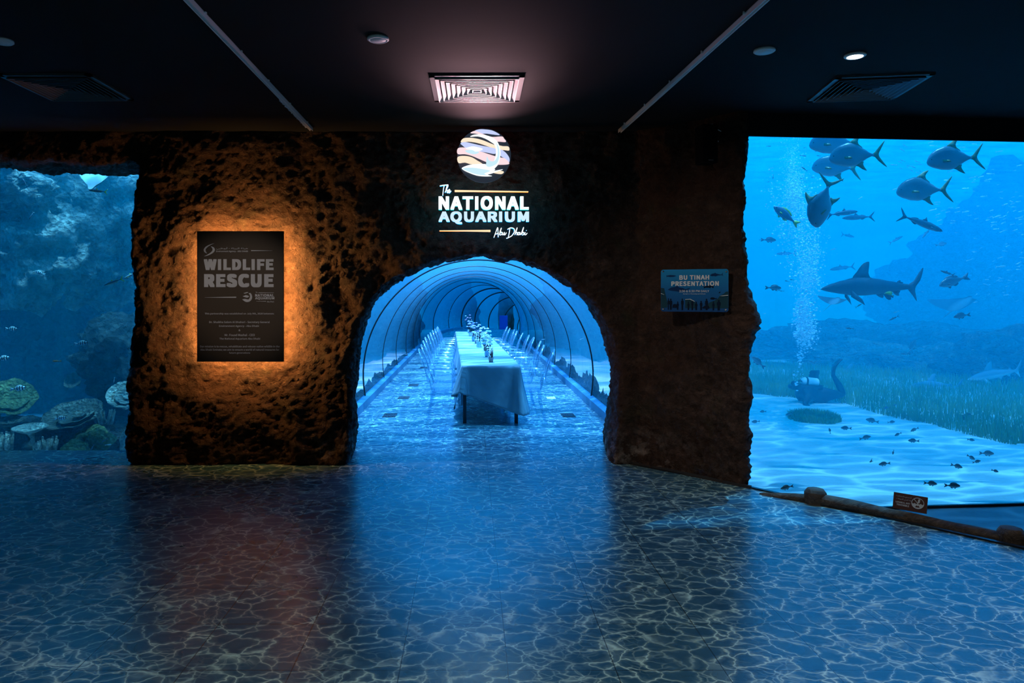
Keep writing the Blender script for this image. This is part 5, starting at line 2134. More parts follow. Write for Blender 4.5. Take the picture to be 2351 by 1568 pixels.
countershade('pompano_skin', (0.05, 0.075, 0.085), (0.34, 0.40, 0.42), zw=0.16)
countershade('shark_skin', (0.018, 0.03, 0.045), (0.05, 0.08, 0.10), zc=-0.03, zw=0.05, rough=0.6)
countershade('grey_fish_skin', (0.035, 0.055, 0.07), (0.20, 0.26, 0.30), zw=0.08)
countershade('silver_fish_skin', (0.50, 0.55, 0.55), (0.85, 0.88, 0.85), zw=0.08)
countershade('sergeant_skin', (0.50, 0.68, 0.62), (0.70, 0.85, 0.90), ('v', 6.2, 0.6, (0.012, 0.02, 0.05), 0.25), zw=0.15)
countershade('banded_skin', (0.10, 0.16, 0.22), (0.25, 0.34, 0.40), ('h', 26, 0, (0.05, 0.09, 0.14), 0.2), zw=0.15)
countershade('ray_skin', (0.20, 0.30, 0.36), (0.75, 0.82, 0.85), zw=0.02, rough=0.6)
countershade('yellow_fish_skin', (0.10, 0.16, 0.20), (0.45, 0.55, 0.50), ('h', 9, 1.4, (0.02, 0.05, 0.08), 0.75), zw=0.08)
countershade('angel_skin', (0.55, 0.50, 0.05), (0.03, 0.05, 0.08), zc=0.08, zw=0.1)
principled('fin_amber', (0.26, 0.17, 0.03), 0.5)
principled('fin_yellow', (0.55, 0.55, 0.04), 0.5)
principled('fin_grey', (0.06, 0.09, 0.11), 0.5)
principled('fin_pale', (0.6, 0.7, 0.7), 0.5)
principled('fish_eye', (0.004, 0.005, 0.006), 0.15)
principled('orange_skin', (0.60, 0.20, 0.04), 0.5)

M_POMP = fish_mesh('pompano', [(0, 0.0), (.012, .045), (.04, .10), (.10, .165), (.20, .225), (.33, .262), (.42, .258), (.52, .20), (.63, .12), (.73, .04), (.78, .024)],
                   [(0, -.012), (.015, -.055), (.05, -.085), (.12, -.12), (.25, -.165), (.38, -.18), (.47, -.165), (.58, -.10), (.68, -.045), (.74, -.022), (.78, -.018)], 0.072,
                   [[(.36, .25), (.42, .30), (.50, .355), (.585, .375), (.55, .33), (.52, .27), (.54, .21), (.60, .15), (.50, .18), (.42, .22)],
                    [(.44, -.155), (.50, -.185), (.56, -.235), (.645, -.275), (.61, -.215), (.585, -.15), (.60, -.10), (.52, -.12)],
                    [(.755, .024), (.80, .05), (.86, .12), (.985, .25), (.955, .18), (.90, .08), (.865, .01), (.885, -.06), (.95, -.16), (.995, -.24), (.93, -.19), (.85, -.11), (.80, -.04), (.755, -.02)]],
                   ['pompano_skin', 'fin_amber', 'fish_eye'], pects=[(.24, -.01, .12, .05, .03)], eye=(.075, .035, .017, .034))
M_SHARK = fish_mesh('shark', [(0, -.002), (.03, .018), (.10, .045), (.20, .072), (.32, .10), (.42, .102), (.55, .085), (.68, .060), (.78, .040), (.85, .028), (.88, .026)],
                    [(0, -.008), (.04, -.022), (.10, -.035), (.20, -.052), (.30, -.068), (.42, -.070), (.55, -.060), (.68, -.042), (.78, -.026), (.86, -.018), (.88, -.018)], 0.062,
                    [[(.305, .088), (.35, .15), (.40, .215), (.44, .24), (.472, .243), (.468, .19), (.462, .14), (.478, .10), (.50, .085), (.40, .06)],
                     [(.74, .045), (.755, .063), (.775, .066), (.775, .052), (.80, .045), (.77, .02)],
                     [(.845, .022), (.90, .055), (.945, .115), (.985, .17), (1.0, .178), (.99, .13), (.965, .06), (.925, .01), (.915, -.04), (.932, -.13), (.90, -.085), (.865, -.04), (.85, -.02)],
                     [(.53, -.05), (.56, -.082), (.60, -.095), (.605, -.07), (.62, -.05), (.57, -.03)],
                     [(.70, -.035), (.72, -.066), (.755, -.078), (.755, -.055), (.77, -.03)]],
                    ['shark_skin'], nseg=34, nr=16, pects=[(.26, -.045, .10, .07, .10)])
M_SLIM = fish_mesh('slim_fish', [(0, 0), (.03, .025), (.12, .058), (.28, .082), (.45, .075), (.62, .05), (.76, .020), (.80, .016)],
                   [(0, -.005), (.04, -.028), (.14, -.055), (.30, -.072), (.46, -.066), (.62, -.042), (.76, -.016), (.80, -.014)], 0.045,
                   [[(.36, .07), (.39, .12), (.41, .155), (.43, .11), (.47, .08), (.42, .05)], [(.55, .05), (.58, .075), (.70, .04), (.66, .02)], [(.55, -.04), (.59, -.075), (.68, -.035), (.62, -.02)],
                    [(.785, .016), (.84, .05), (.97, .16), (.92, .07), (.875, .0), (.92, -.07), (.97, -.16), (.84, -.05), (.785, -.014)]], ['grey_fish_skin', 'fin_grey', 'fish_eye'], pects=[(.22, -.02, .09, .03, .02)], eye=(.06, .012, .011, .026))
M_OVAL = fish_mesh('oval_fish', [(0, 0), (.03, .05), (.12, .11), (.28, .165), (.45, .155), (.62, .09), (.74, .035), (.80, .03)],
                   [(0, -.005), (.04, -.04), (.14, -.09), (.30, -.135), (.46, -.125), (.62, -.07), (.74, -.03), (.80, -.028)], 0.06,
                   [[(.20, .13), (.30, .195), (.50, .20), (.64, .12), (.60, .08), (.40, .12)], [(.42, -.11), (.50, -.165), (.60, -.11), (.56, -.07)], [(.26, -.12), (.32, -.19), (.36, -.13), (.34, -.10)],
                    [(.78, .03), (.85, .07), (.99, .12), (.95, .04), (.925, .0), (.95, -.04), (.99, -.12), (.85, -.07), (.78, -.028)]], ['grey_fish_skin', 'fin_grey', 'fish_eye'], pects=[(.24, -.03, .10, .04, .02)], eye=(.09, .03, .017, .036))


def variant(me_, name, mats):
    c = me_.copy()
    c.name = name
    for i, mm in enumerate(mats):
        c.materials[i] = MATS[mm]
    return c


M_PALE = variant(M_SHARK, 'guitarfish', ['ray_skin'])
M_SERG = variant(M_OVAL, 'striped_fish', ['sergeant_skin', 'fin_pale', 'fish_eye'])
M_BAND = variant(M_OVAL, 'banded_fish', ['banded_skin', 'fin_yellow', 'fish_eye'])
M_YEL = variant(M_SLIM, 'yellowtail', ['yellow_fish_skin', 'fin_yellow', 'fish_eye'])
M_SILV = fish_mesh('small_fish', [(0, 0), (.05, .05), (.25, .10), (.5, .085), (.72, .03), (.78, .025)], [(0, 0), (.05, -.04), (.25, -.09), (.5, -.07), (.72, -.025), (.78, -.02)], 0.05,
                   [[(.76, .025), (.98, .13), (.9, 0), (.98, -.13), (.76, -.02)]], ['silver_fish_skin'], nseg=8, nr=8)
M_DARK = variant(M_SILV, 'small_dark_fish', ['grey_fish_skin'])
M_ORG = variant(M_SILV, 'small_orange_fish', ['orange_skin'])
M_ANG = fish_mesh('angelfish', [(0, 0), (.08, .12), (.3, .33), (.55, .36), (.75, .18), (.84, .08)], [(0, -.02), (.08, -.12), (.3, -.30), (.55, -.33), (.75, -.18), (.84, -.08)], 0.08,
                  [[(.3, .3), (.6, .44), (.82, .34), (.75, .15)], [(.3, -.28), (.6, -.42), (.82, -.32), (.75, -.15)], [(.82, .08), (1.0, .14), (.98, 0), (1.0, -.14), (.82, -.08)]], ['angel_skin'], nseg=12, nr=10)


def put_fish(me_, px, py, Y, lpx, ang, left, name, lab, cat='fish', group=None, yaw=0.0, roll=0.0):
    """ang: turn in the picture plane in degrees, counter-clockwise"""
    o = bpy.data.objects.new(name, me_)
    COL.objects.link(o)
    s = lpx * Y / F
    o.location = at(px, py, Y)
    o.scale = (s, s, s)
    mtx = Matrix.Rotation(-math.radians(ang), 4, 'Y') @ Matrix.Rotation(math.radians(yaw) + (0 if left else PI), 4, 'Z') @ Matrix.Rotation(math.radians(roll), 4, 'X')
    o.rotation_euler = mtx.to_euler()
    return tag(o, lab, cat, group)


# the big silver pompanos
for (px, py, Y, L, ang, lab) in ((1921, 330, 7.8, 122, 2, 'silver pompano cut by the top of the right window'), (1969, 359, 7.5, 126, 4, 'large silver pompano, in front of another, near the top of the right window'),
                                 (1921, 386, 8.4, 110, -3, 'shaded pompano half hidden behind the one in front of it'), (2194, 366, 7.5, 126, 5, 'large silver pompano at the upper right, above all the others near it'),
                                 (2123, 438, 8.0, 124, 2, 'dark pompano with a forked tail, middle of the right window'), (1891, 462, 7.8, 124, 75, 'pompano diving head down beside the bubbles')):
    put_fish(M_POMP, px, py, Y, L, ang, True, 'pompano', lab, group='silver pompanos', yaw=-6)
put_fish(M_SHARK, 2003, 661, 9.5, 246, 1, True, 'shark', 'grey shark with a tall dorsal fin swimming left across the right window', 'shark', yaw=4)
put_fish(M_BAND, 1805, 496, 8.2, 72, -36, True, 'snapper', 'dark-banded fish with a bright yellow tail before the bubbles')
put_fish(M_SLIM, 1932, 490, 8.8, 76, 7, False, 'catfish', 'slender grey fish facing right below the diving pompano')
put_fish(M_SLIM, 1972, 499, 9.4, 78, 3, True, 'catfish', 'pale-bellied slender fish tucked under the grey one')
put_fish(M_SLIM, 2112, 511, 8.4, 112, -21, False, 'mackerel', 'long slim mackerel with a deeply forked tail, nose down to the right')
put_fish(M_SLIM, 1946, 541, 16, 42, -8, False, 'jack', 'hazy slim fish facing right above the shark', yaw=20)
put_fish(M_SLIM, 2056, 551, 15, 38, 28, False, 'jack', 'hazy pale fish with tail up, left of the mackerel')
put_fish(M_SLIM, 2128, 534, 14, 34, 50, True, 'jack', 'pale fish just under the head of the mackerel')
put_fish(M_OVAL, 2160, 561, 14, 28, 10, False, 'jack', 'small pale fish with spread tail below the mackerel')
put_fish(M_SLIM, 1935, 615, 15, 62, 8, True, 'jack', 'hazy long fish directly above the snout of the shark')
put_fish(M_SLIM, 1806, 582, 16, 48, 2, True, 'jack', 'faint slim fish behind the bubble column')
put_fish(M_OVAL, 1764, 551, 10, 36, -2, False, 'snapper', 'small dark fish facing right near the pier, above the other')
put_fish(M_OVAL, 1775, 661, 9, 38, -2, False, 'snapper', 'small dark fish facing right near the pier, level with the shark')
put_fish(M_OVAL, 2191, 645, 9.5, 74, 18, True, 'snapper', 'stout grey fish with raised tail right of the shark')
put_fish(M_SLIM, 2176, 627, 9.0, 36, -18, True, 'snapper', 'small slim fish just over the stout grey fish')
put_fish(M_OVAL, 2209, 725, 9.5, 40, 10, True, 'snapper', 'small spotted fish below the far right ray')
put_fish(M_SLIM, 2053, 730, 9.5, 26, 25, True, 'snapper', 'small silver fish low under the shark tail')
put_fish(M_ANG, 2040, 678, 8.9, 24, -15, True, 'angelfish', 'tiny yellow and dark angelfish under the belly of the shark')
put_fish(M_SLIM, 1971, 702, 9.2, 18, 30, False, 'snapper', 'tiny dark fish below the pectoral fin of the shark')
put_fish(M_OVAL, 2094, 797, 13, 40, 62, False, 'jack', 'hazy pale fish pointing up over the rubble')
put_fish(M_SLIM, 2077, 813, 12, 20, -12, True, 'jack', 'little slim fish under the hazy upright one')
put_fish(M_SLIM, 2180, 836, 13, 24, -20, True, 'jack', 'little slim fish over the coral rubble')
put_fish(M_OVAL, 1741, 832, 10, 40, -40, True, 'jack', 'pale fish half hidden behind the edge of the pier')
put_fish(M_SLIM, 1951, 754, 9.0, 20, -5, True, 'jack', 'small silver fish alone between the shark and the diver')
put_fish(M_SLIM, 1847, 388, 8.2, 18, -35, True, 'jack', 'tiny mottled fish at the snout of the shaded pompano')
sand_fish = [(1812, 951, 18, 15, 1), (1943, 983, 26, -2, 1), (2003, 966, 32, -12, 1), (1986, 1005, 28, 12, 0), (2031, 1065, 28, 8, 1), (2098, 1012, 27, -2, 1), (2100, 986, 21, 25, 1), (2062, 997, 18, 25, 1), (2265, 1041, 35, -3, 0),
             (2229, 1050, 22, -30, 0), (2242, 1060, 20, 12, 0), (2196, 1070, 29, -16, 0), (2284, 1081, 18, -18, 0), (2136, 1110, 32, -6, 0), (2186, 1115, 38, -3, 0), (1807, 1119, 31, 14, 1), (1905, 989, 14, -75, 1), (2001, 1057, 10, 80, 1),
             (2051, 1038, 12, 80, 1), (2036, 936, 17, 12, 1), (2046, 969, 18, 5, 0), (2055, 930, 13, 20, 1), (2229, 1010, 18, -8, 0), (2000, 1060, 9, 10, 1), (1735, 968, 20, 5, 1), (1752, 945, 16, 3, 1)]
for (px, py, L, ang, left) in sand_fish:
    Yg = 1640 * (1.65 + 0.2) / (py - PY)
    Y = min(Yg * 0.96, 13)
    put_fish(M_OVAL, px, py, Y, L, ang, bool(left), 'bream', 'small grey bream swimming low over the pale sand or sea grass', group='grey bream over the sand')

# rays
def ray_mesh(name, span=1.0, flap=0.22):
    nu, nv_ = 25, 9
    vs_, fs_ = [], []
    for side in (1, -1):
        for i in range(nu):
            y = (i / (nu - 1)) * 2 - 1
            ay = abs(y)
            le = -0.30 * (1 - ay ** 1.3) + 0.16 * ay ** 1.6 - (0.06 if ay < 0.16 else 0)
            te = 0.28 * (1 - ay) ** 0.75 + 0.20 * ay
            if te < le + 0.004:
                te = le + 0.004
            for j in range(nv_):
                v = j / (nv_ - 1)
                x = le + (te - le) * v
                th = (0.072 * (1 - ay) ** 1.5 + 0.004) * math.sin(PI * min(1, v * 0.95 + 0.03)) ** 0.7
                z = flap * ay ** 1.7 + side * th * (0.7 if side > 0 else 0.5)
                vs_.append((x, y * span * 0.5, z))
    N = nu * nv_
    for i in range(nu - 1):
        for j in range(nv_ - 1):
            a = i * nv_ + j
            fs_.append((a, a + nv_, a + nv_ + 1, a + 1))
            fs_.append((N + a, N + a + 1, N + a + nv_ + 1, N + a + nv_))
    mb_ = MB()
    mb_.add(vs_, fs_)
    mb_.tube([(0.2, 0, 0.01), (0.5, 0, 0.02), (1.0, 0.03, 0.0)], [0.016, 0.008, 0.003], 6)
    o = mb_.build(name, ['ray_skin'])
    bm = bmesh.new()
    bm.from_mesh(o.data)
    bmesh.ops.remove_doubles(bm, verts=bm.verts, dist=0.001)
    bmesh.ops.recalc_face_normals(bm, faces=bm.faces)
    bm.to_mesh(o.data)
    bm.free()
    me_ = o.data
    bpy.data.objects.remove(o, do_unlink=True)
    return me_


M_RAY = ray_mesh('ray')


def put_ray(px, py, Y, wpx, rot, lab):
    o = bpy.data.objects.new('ray', M_RAY)
    COL.objects.link(o)
    s = wpx * Y / F
    o.location = at(px, py, Y)
    o.scale = (s, s, s)
    o.rotation_euler = [math.radians(a) for a in rot]
    return tag(o, lab, 'ray')


put_ray(226, 404, 8.3, 124, (4, -52, 80), 'pale ray gliding past the top of the left window')
put_ray(1916, 692, 10.5, 66, (8, 22, 85), 'pale ray just under the shark')
put_ray(2205, 700, 15, 112, (0, 28, 88), 'wide faint ray in the haze right of the shark')
put_ray(1765, 1020, 10.5, 60, (-8, 0, 5), 'flat ray resting on the sand near the pier')
put_fish(M_PALE, 1958, 858, 16.5, 95, -6, True, 'guitarfish', 'long pale guitarfish behind the raised fin of the diver')
put_fish(M_PALE, 2150, 887, 14, 120, -3, True, 'guitarfish', 'long pale guitarfish lying over the far sea grass')
put_fish(M_PALE, 2285, 860, 14.5, 130, 10, True, 'guitarfish', 'hazy long fish near the right edge over the reef outcrop')

# left window fish
for (px, py, Y, L, ang, left, lab) in ((26, 755, 8.4, 29, -3, 0, 'black-striped fish at the left edge, the topmost facing right'), (186, 788, 8.4, 32, 6, 0, 'black-striped fish in the open blue, middle of the left window'),
                                       (6, 823, 8.3, 34, 6, 0, 'black-striped fish cut by the left edge of the picture'), (41, 892, 8.3, 38, 6, 0, 'black-striped fish in front of the green plate coral'),
                                       (138, 960, 8.2, 27, 6, 0, 'black-striped fish in front of the wide dish coral'), (92, 627, 8.6, 26, -18, 1, 'black-striped fish facing left over the pale reef rock')):
    put_fish(M_SERG, px, py, Y, L, ang, bool(left), 'sergeant_fish', lab, group='black-striped fish of the left window')
put_fish(M_YEL, 262, 647, 8.3, 50, 20, True, 'yellowtail', 'slim fish with a yellow tail beside the pillar in the left window')
put_fish(M_YEL, 303, 631, 8.5, 40, 25, True, 'yellowtail', 'yellow-tailed fish half hidden behind the pillar')
put_fish(M_YEL, 226, 439, 8.2, 45, -6, True, 'yellowtail', 'dark-backed fish just below the ray')
for (px, py, L, ang, left, me_, lab) in ((57, 420, 24, -60, 1, M_DARK, 'small blue fish nose up before the upper left rock'), (72, 495, 22, 60, 1, M_DARK, 'small blue fish over the large pale reef rock'), (262, 872, 14, 80, 1, M_SILV, 'tiny pale blue fish over the pale plate coral'),
                                        (241, 1010, 17, 35, 1, M_DARK, 'tiny dark fish over the green mound coral'), (212, 1027, 17, 60, 1, M_DARK, 'tiny dark fish at the foot of the green mound coral'), (131, 829, 22, 0, 1, M_ORG, 'small orange fish above the cup coral'),
                                        (248, 1021, 16, 5, 0, M_SILV, 'tiny pale fish by the sill near the pillar')):
    put_fish(me_, px, py, 8.4, L, ang, bool(left), 'reef_fish', lab)

# school of little pale fish
sch = [(395, 235, 13), (350, 300, 15), (800, 182, 12), (840, 235, 16), (1065, 195, 8), (1190, 225, 12), (1480, 208, 10), (220, 535, 14), (315, 490, 12), (360, 470, 12), (330, 588, 8), (440, 578, 9), (430, 548, 9), (505, 562, 17), (585, 483, 13), (690, 472, 10), (630, 525, 9),
       (505, 628, 12), (600, 660, 10), (680, 650, 19), (1870, 325, 15), (2185, 545, 10), (1735, 675, 17), (1450, 735, 13), (1510, 712, 8), (1585, 722, 13), (1480, 772, 10), (1465, 808, 11), (1680, 790, 18), (1705, 765, 12), (1340, 905, 13), (1475, 948, 7),
       (1630, 1030, 17), (1850, 845, 8), (2110, 625, 8), (1770, 608, 6), (1300, 262, 14), (240, 913, 14), (355, 1025, 9), (1020, 933, 11), (1060, 777, 14), (1110, 637, 15), (900, 1120, 12), (900, 1155, 12), (1215, 1118, 5), (830, 1242, 16), (990, 1252, 9), (1065, 1275, 11), (1110, 1210, 11),
       (1220, 1210, 10), (1345, 1270, 15), (1215, 1272, 11), (915, 1310, 10), (895, 1355, 8), (935, 1405, 12), (1150, 1412, 12), (1140, 1447, 10), (950, 1468, 9), (1510, 1380, 10), (1410, 1325, 8), (1545, 1180, 12), (1750, 1250, 11), (1830, 1345, 18), (1960, 1335, 10), (1960, 1160, 14),
       (2100, 1195, 11), (2080, 1120, 9), (2170, 1110, 14), (2215, 1025, 11), (2140, 960, 6), (2215, 1260, 11), (1690, 1402, 14), (1790, 1435, 13), (1785, 1475, 12), (1935, 1445, 18), (2080, 1465, 10), (2180, 1365, 15), (2215, 1390, 12), (1980, 1530, 7), (2130, 1552, 8)]
r = random.Random(21)
for (cx, cy_, L) in sch:
    px, py = 2020 + cx / 6.82, 300 + cy_ / 6.82
    near = py < 405 and px < 2130
    ang = {True: -22, False: 8}[near] + r.uniform(-14, 14)
    left = r.random() < (0.75 if near else 0.5)
    put_fish(M_SILV, px, py, 8.6 if near else r.uniform(9.5, 12), L * 1.1, ang, left, 'small_fish', 'tiny bright fish of the shoal spread over the upper right of the right window', 'fish', 'shoal of tiny bright fish', yaw=r.uniform(-25, 25))
for k in range(62):
    px = 2351 - abs(r.gauss(0, 75))
    py = r.uniform(440, 700)
    put_fish(M_SILV, px, py, r.uniform(10, 13), r.uniform(7, 13), r.uniform(-15, 30), r.random() < .6, 'small_fish', 'tiny hazy fish of the shoal along the right edge of the picture', 'fish', 'hazy shoal at the right edge', yaw=r.uniform(-30, 30))
for (cx, cy_, L) in ((220, 122, 13), (505, 135, 9), (598, 160, 11), (490, 197, 18), (612, 197, 11), (690, 172, 10), (480, 375, 9), (565, 367, 10), (660, 370, 9), (256, 362, 12), (365, 1178, 12), (403, 1168, 12), (325, 1256, 11), (300, 1250, 10), (160, 855, 10), (222, 400, 7)):
    px, py = 1700 + cx / 3.41, 300 + cy_ / 3.41
    put_fish(M_DARK, px, py, 9.6, L * .95, r.uniform(-15, 25) if cx != 256 else 80, r.random() < .6, 'small_fish', 'tiny dark fish scattered in the bright water beside the pier', 'fish', 'tiny dark fish beside the pier')
for (px, py, L) in ((1770, 386, 10), (1848, 551, 8), (1842, 503, 16), (1910, 465, 12), (1975, 455, 14), (1912, 572, 12), (1917, 572, 9), (2058, 716, 14), (2266, 642, 10), (2118, 670, 7), (1755, 720, 8), (1850, 602, 9), (2090, 803, 6), (2233, 803, 7), (2297, 612, 26), (2120, 803, 6)):
    put_fish(M_SILV, px, py, 9.6, L, r.uniform(-20, 30), r.random() < .5, 'small_fish', 'tiny silver fish on its own, scattered round the shark and the pompanos', 'fish', 'lone tiny silver fish')
# a few fish seen through the left wall of the tunnel
for (px, py, L) in ((1031, 712, 8), (1041, 727, 5), (1028, 732, 5), (1063, 739, 6), (1066, 755, 8), (1045, 752, 6), (1009, 705, 5), (1045, 670, 6), (1335, 778, 10), (1247, 779, 8)):
    put_fish(M_SILV, px, py, 32 if px < 1100 else 16, L, r.uniform(-30, 30), r.random() < .5, 'small_fish', 'tiny pale fish seen through the acrylic wall of the tunnel', 'fish', 'tiny fish outside the tunnel')

# ================================================================ BUBBLES
m, t = new_mat('bubble')
p_ = t.n('BsdfPrincipled', ins={'Base Color': (0.9, 0.97, 1.0), 'Roughness': 0.25, 'Specular IOR Level': 1.0})
o_ = t.n('OutputMaterial')
t.t.links.new(p_.outputs[0], o_.inputs[0])


def bubbles(spec, Y0, lab, seed):
    """spec: (px, py, spread x, spread y, count, size)"""
    rr2 = np.random.RandomState(seed)
    ico = [(0, 0, 1), (.894, 0, .447), (.276, .851, .447), (-.724, .526, .447), (-.724, -.526, .447), (.276, -.851, .447), (.724, .526, -.447), (-.276, .851, -.447), (-.894, 0, -.447), (-.276, -.851, -.447), (.724, -.526, -.447), (0, 0, -1)]
    fi = [(0, 1, 2), (0, 2, 3), (0, 3, 4), (0, 4, 5), (0, 5, 1), (1, 6, 2), (2, 7, 3), (3, 8, 4), (4, 9, 5), (5, 10, 1), (6, 7, 2), (7, 8, 3), (8, 9, 4), (9, 10, 5), (10, 6, 1), (11, 7, 6), (11, 8, 7), (11, 9, 8), (11, 10, 9), (11, 6, 10)]
    vs_, fs_ = [], []
    for (px, py, sx_, sy_, n_, sz) in spec:
        for k in range(n_):
            x, y = rr2.normal(px, sx_), rr2.normal(py, sy_) if sy_ else py
            Y = Y0 + rr2.normal(0, 0.35)
            p = at(x, y, Y)
            if p.z > 5.5:
                continue
            s = sz * (0.35 + rr2.random() ** 3 * 1.3)
            b = len(vs_)
            fl_ = rr2.uniform(0.5, 1.0)
            vs_ += [(p.x + s * a, p.y + s * c, p.z + s * fl_ * d) for a, c, d in ico]
            fs_ += [tuple(b + q for q in f) for f in fi]
    me_ = bpy.data.meshes.new('bubble_plume')
    me_.from_pydata(vs_, [], fs_)
    o = link('bubble_plume', me_, 'bubble')
    return tag(o, lab, 'bubbles', kind='stuff')


bubbles([(1826, 450, 16, 34, 900, .011), (1822, 440, 9, 26, 900, .010), (1835, 500, 22, 45, 900, .010), (1845, 560, 24, 38, 700, .010), (1855, 610, 17, 28, 900, .011), (1852, 650, 15, 20, 500, .010),
         (1850, 700, 11, 16, 300, .015), (1842, 725, 10, 16, 400, .015), (1850, 752, 12, 14, 800, .013), (1850, 770, 12, 16, 500, .012), (1838, 820, 6, 22, 120, .012), (1828, 870, 3, 14, 22, .016), (1872, 560, 5, 60, 260, .009), (1775, 440, 12, 20, 120, .010),
         (1800, 520, 16, 30, 140, .012), (1820, 380, 14, 20, 500, .007), (1818, 340, 14, 22, 300, .006)], 10.5, 'rising column of bright bubbles above the diver', 4)

# ================================================================ THE DIVER
DY = 12.6
dk = DY / F


def dp(px, py, dy=0.0):
    v = at(px, py, DY)
    v.y += dy
    return v


principled('wetsuit', (0.006, 0.010, 0.016), 0.7)
principled('fin_black', (0.006, 0.012, 0.02), 0.5)
principled('tank_paint', (0.72, 0.75, 0.76), 0.3)
principled('vest_black', (0.004, 0.006, 0.010), 0.6)


def skin_body(name, nodes, edges, mat, parent=None, root=0, sub=2):
    me_ = bpy.data.meshes.new(name)
    me_.from_pydata([tuple(n_[0]) for n_ in nodes], edges, [])
    o = bpy.data.objects.new(name, me_)
    COL.objects.link(o)
    md = o.modifiers.new('skin', 'SKIN')
    for i, n_ in enumerate(nodes):
        sv_ = me_.skin_vertices[0].data[i]
        r_ = n_[1]
        sv_.radius = (r_, r_) if not hasattr(r_, '__len__') else r_
        sv_.use_root = (i == root)
    s2 = o.modifiers.new('sub', 'SUBSURF')
    s2.levels = sub
    s2.render_levels = sub
    bake(o)
    o.data.materials.clear()
    o.data.materials.append(MATS[mat])
    o.data.polygons.foreach_set('use_smooth', [True] * len(o.data.polygons))
    if parent:
        o.parent = parent
        o.matrix_parent_inverse = Matrix.Translation(-parent.location)
    return o


person = empty('person', dp(1870, 905), 0, 'scuba diver in a black wetsuit crouching over the sea grass, one finned leg raised', 'person')
nodes = [(dp(1887, 904), .125), (dp(1869, 902), .15), (dp(1850, 898), .17), (dp(1839, 893), .12), (dp(1830, 887), .060), (dp(1824, 884), .098), (dp(1818, 886), .085),
         (dp(1905, 904, -.12), .090), (dp(1928, 903, -.12), .066), (dp(1918, 882, -.12), .058), (dp(1906, 862, -.12), .036), (dp(1905, 857, -.12), .034),
         (dp(1884, 921, .03), .10), (dp(1878, 938, .05), .08), (dp(1893, 918, .30), .06), (dp(1888, 890, .32), .045), (dp(1887, 884, .32), .04),
         (dp(1840, 908, -.26), .070), (dp(1828, 922, -.32), .052), (dp(1842, 934, -.36), .036),
         (dp(1846, 908, .22), .070), (dp(1858, 926, .30), .052), (dp(1870, 936, .26), .036)]
edges_ = [(0, 1), (1, 2), (2, 3), (3, 4), (4, 5), (5, 6), (0, 7), (7, 8), (8, 9), (9, 10), (10, 11), (0, 12), (12, 13), (13, 14), (14, 15), (15, 16), (2, 17), (17, 18), (18, 19), (2, 20), (20, 21), (21, 22)]
body = skin_body('body', nodes, edges_, 'wetsuit', person)
for (hand, dx) in ((dp(1842, 934, -.36), 1), (dp(1870, 936, .26), 1)):
    mb = MB()
    mb.sphere(hand + Vector((.03, 0, -.01)), 0.035, 8, 6, (1.2, 0.8, 0.5))
    for k in range(4):
        b = hand + Vector((.055, -.024 + .016 * k, -.01))
        L_ = (.05, .06, .057, .045)[k]
        mb.tube([b, b + Vector((L_ * .5, 0, -.008)), b + Vector((L_, 0, -.03))], [.009, .008, .006], 6)
    b = hand + Vector((.02, -.03, -.01))
    mb.tube([b, b + Vector((.03, -.022, -.012)), b + Vector((.052, -.026, -.03))], [.010, .009, .007], 6)
    h_ = mb.build('glove', 'wetsuit', person)
    h_.matrix_parent_inverse = Matrix.Translation(-person.location)


def fin_blade(a, b, w0, w1, thick, side, name='swim_fin'):
    d = (b - a)
    sd = Vector(side).normalized()
    n_ = d.normalized().cross(sd).normalized()
    vs_, fs_ = [], []
    S = 8
    for i in range(S + 1):
        u = i / S
        w_ = w0 + (w1 - w0) * math.sin(u * PI / 2)
        if i == S:
            w_ *= 0.8
        c = a + d * u + n_ * 0.05 * math.sin(u * PI)
        for (p, q) in ((-1, -1), (1, -1), (1, 1), (-1, 1)):
            vs_.append(c + sd * p * w_ + n_ * q * thick * (1 - .6 * u))
    for i in range(S):
        for k in range(4):
            k2 = (k + 1) % 4
            fs_.append((i * 4 + k, i * 4 + k2, (i + 1) * 4 + k2, (i + 1) * 4 + k))
    fs_ += [(3, 2, 1, 0), tuple(S * 4 + k for k in range(4))]
    mb_ = MB()
    mb_.add(vs_, fs_)
    o = mb_.build(name, 'fin_black', person)
    o.matrix_parent_inverse = Matrix.Translation(-person.location)
    return o


fin_blade(dp(1905, 864, -.12), dp(1922, 822, -.14), .045, .09, .024, (0.25, 0.97, 0.0))
fin_blade(dp(1887, 892, .26), dp(1884, 853, .20), .065, .088, .02, (1, 0, 0.05))
mb = MB()
ta, tb_ = dp(1838, 874, -.05), dp(1874, 878, -.05)
ax = (tb_ - ta).normalized()
R_ = .080
mb.tube([ta - ax * 0.01, ta, ta + ax * .03, ta + ax * .07, tb_ - ax * .02, tb_], [.02, .045, .07, R_, R_, .07], 18)
tk = mb.build('air_tank', 'tank_paint', person)
tk.matrix_parent_inverse = Matrix.Translation(-person.location)
mb = MB()
mb.tube([ta + ax * .055, ta + ax * .085], R_ + .006, 18)
bd_ = mb.build('tank_strap', 'vest_black', tk)
mb = MB()
mb.sphere(dp(1856, 897), .20, 16, 10, (1.0, .95, .80))
mb.box(dp(1858, 889), (.34, .30, .10))
vt = mb.build('vest', 'vest_black', person)
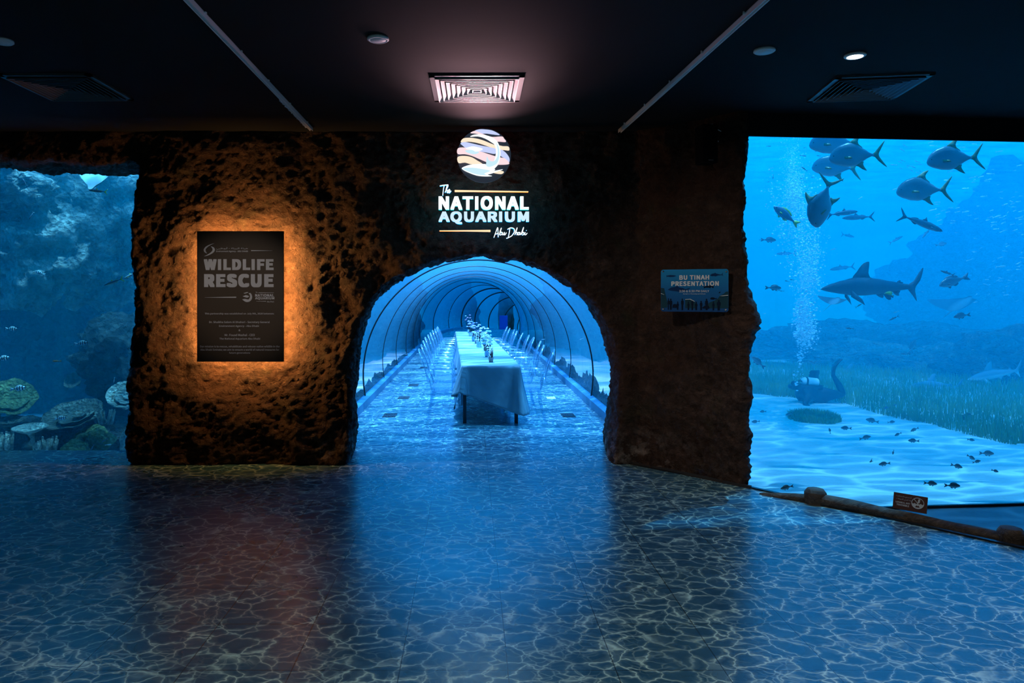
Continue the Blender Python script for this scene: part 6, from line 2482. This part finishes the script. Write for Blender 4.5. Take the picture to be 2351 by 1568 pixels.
vt.matrix_parent_inverse = Matrix.Translation(-person.location)
mb = MB()
mb.sphere(dp(1815.5, 887), .062, 12, 8, (.7, 1.15, .75))
mk_ = mb.build('mask', 'fin_black', person)
mk_.matrix_parent_inverse = Matrix.Translation(-person.location)
mb = MB()
mb.tube(smooth_open([tuple(dp(1838, 875, -.05)), tuple(dp(1828, 872, -.12)), tuple(dp(1819, 880, -.16)), tuple(dp(1815, 892, -.06))], 4), 0.016, 8)
hs_ = mb.build('air_hose', 'fin_black', person)
hs_.matrix_parent_inverse = Matrix.Translation(-person.location)
mb = MB()
mb.lathe([(.10, 0), (.096, .03), (.078, .066), (.045, .09), (.005, .098), (.001, .088), (.04, .08), (.07, .058), (.088, .025), (.092, 0)], n=22)
lp = mb.build('hand_bowl', 'white_paint')
lp.location = dp(1847, 941, -.42)
lp.rotation_euler = (0.3, -0.5, 0)
tag(lp, 'small white bowl-shaped tool held at the hand of the diver', 'tool')

# ================================================================ RIPPLED WATER SURFACE
m, t = new_mat('water_surface')
co_ = t.n('TexCoord').outputs['Object']
h_ = t.noise(t.mapping(co_, scale=(0.6, 2.2, 1)), 2.2, 4, 0.6, 0.5).outputs['Fac']
nb = t.bump(h_, 1.0, 0.35)
tr = t.n('BsdfTransparent', ins={'Color': (0.9, 0.97, 1, 1)})
gl = t.n('BsdfGlossy', ins={'Roughness': 0.12, 'Color': (0.75, 0.9, 1, 1)})
t.set(gl.inputs['Normal'], nb)
mx = t.n('MixShader')
t.set(mx.inputs[0], t.math('MULTIPLY', t.ramp(h_, [(0.42, 0.05), (0.62, 1.0)]), 0.55))
t.t.links.new(tr.outputs[0], mx.inputs[1])
t.t.links.new(gl.outputs[0], mx.inputs[2])
o_ = t.n('OutputMaterial')
t.t.links.new(mx.outputs[0], o_.inputs[0])
mb = MB()
mb.box((0, 46, 5.14), (47, 75, 0.02))
ws = mb.build('water_surface', 'water_surface', smooth=False)
tag(ws, 'rippled underside of the water surface at the top of the tank', 'water surface', kind='stuff')
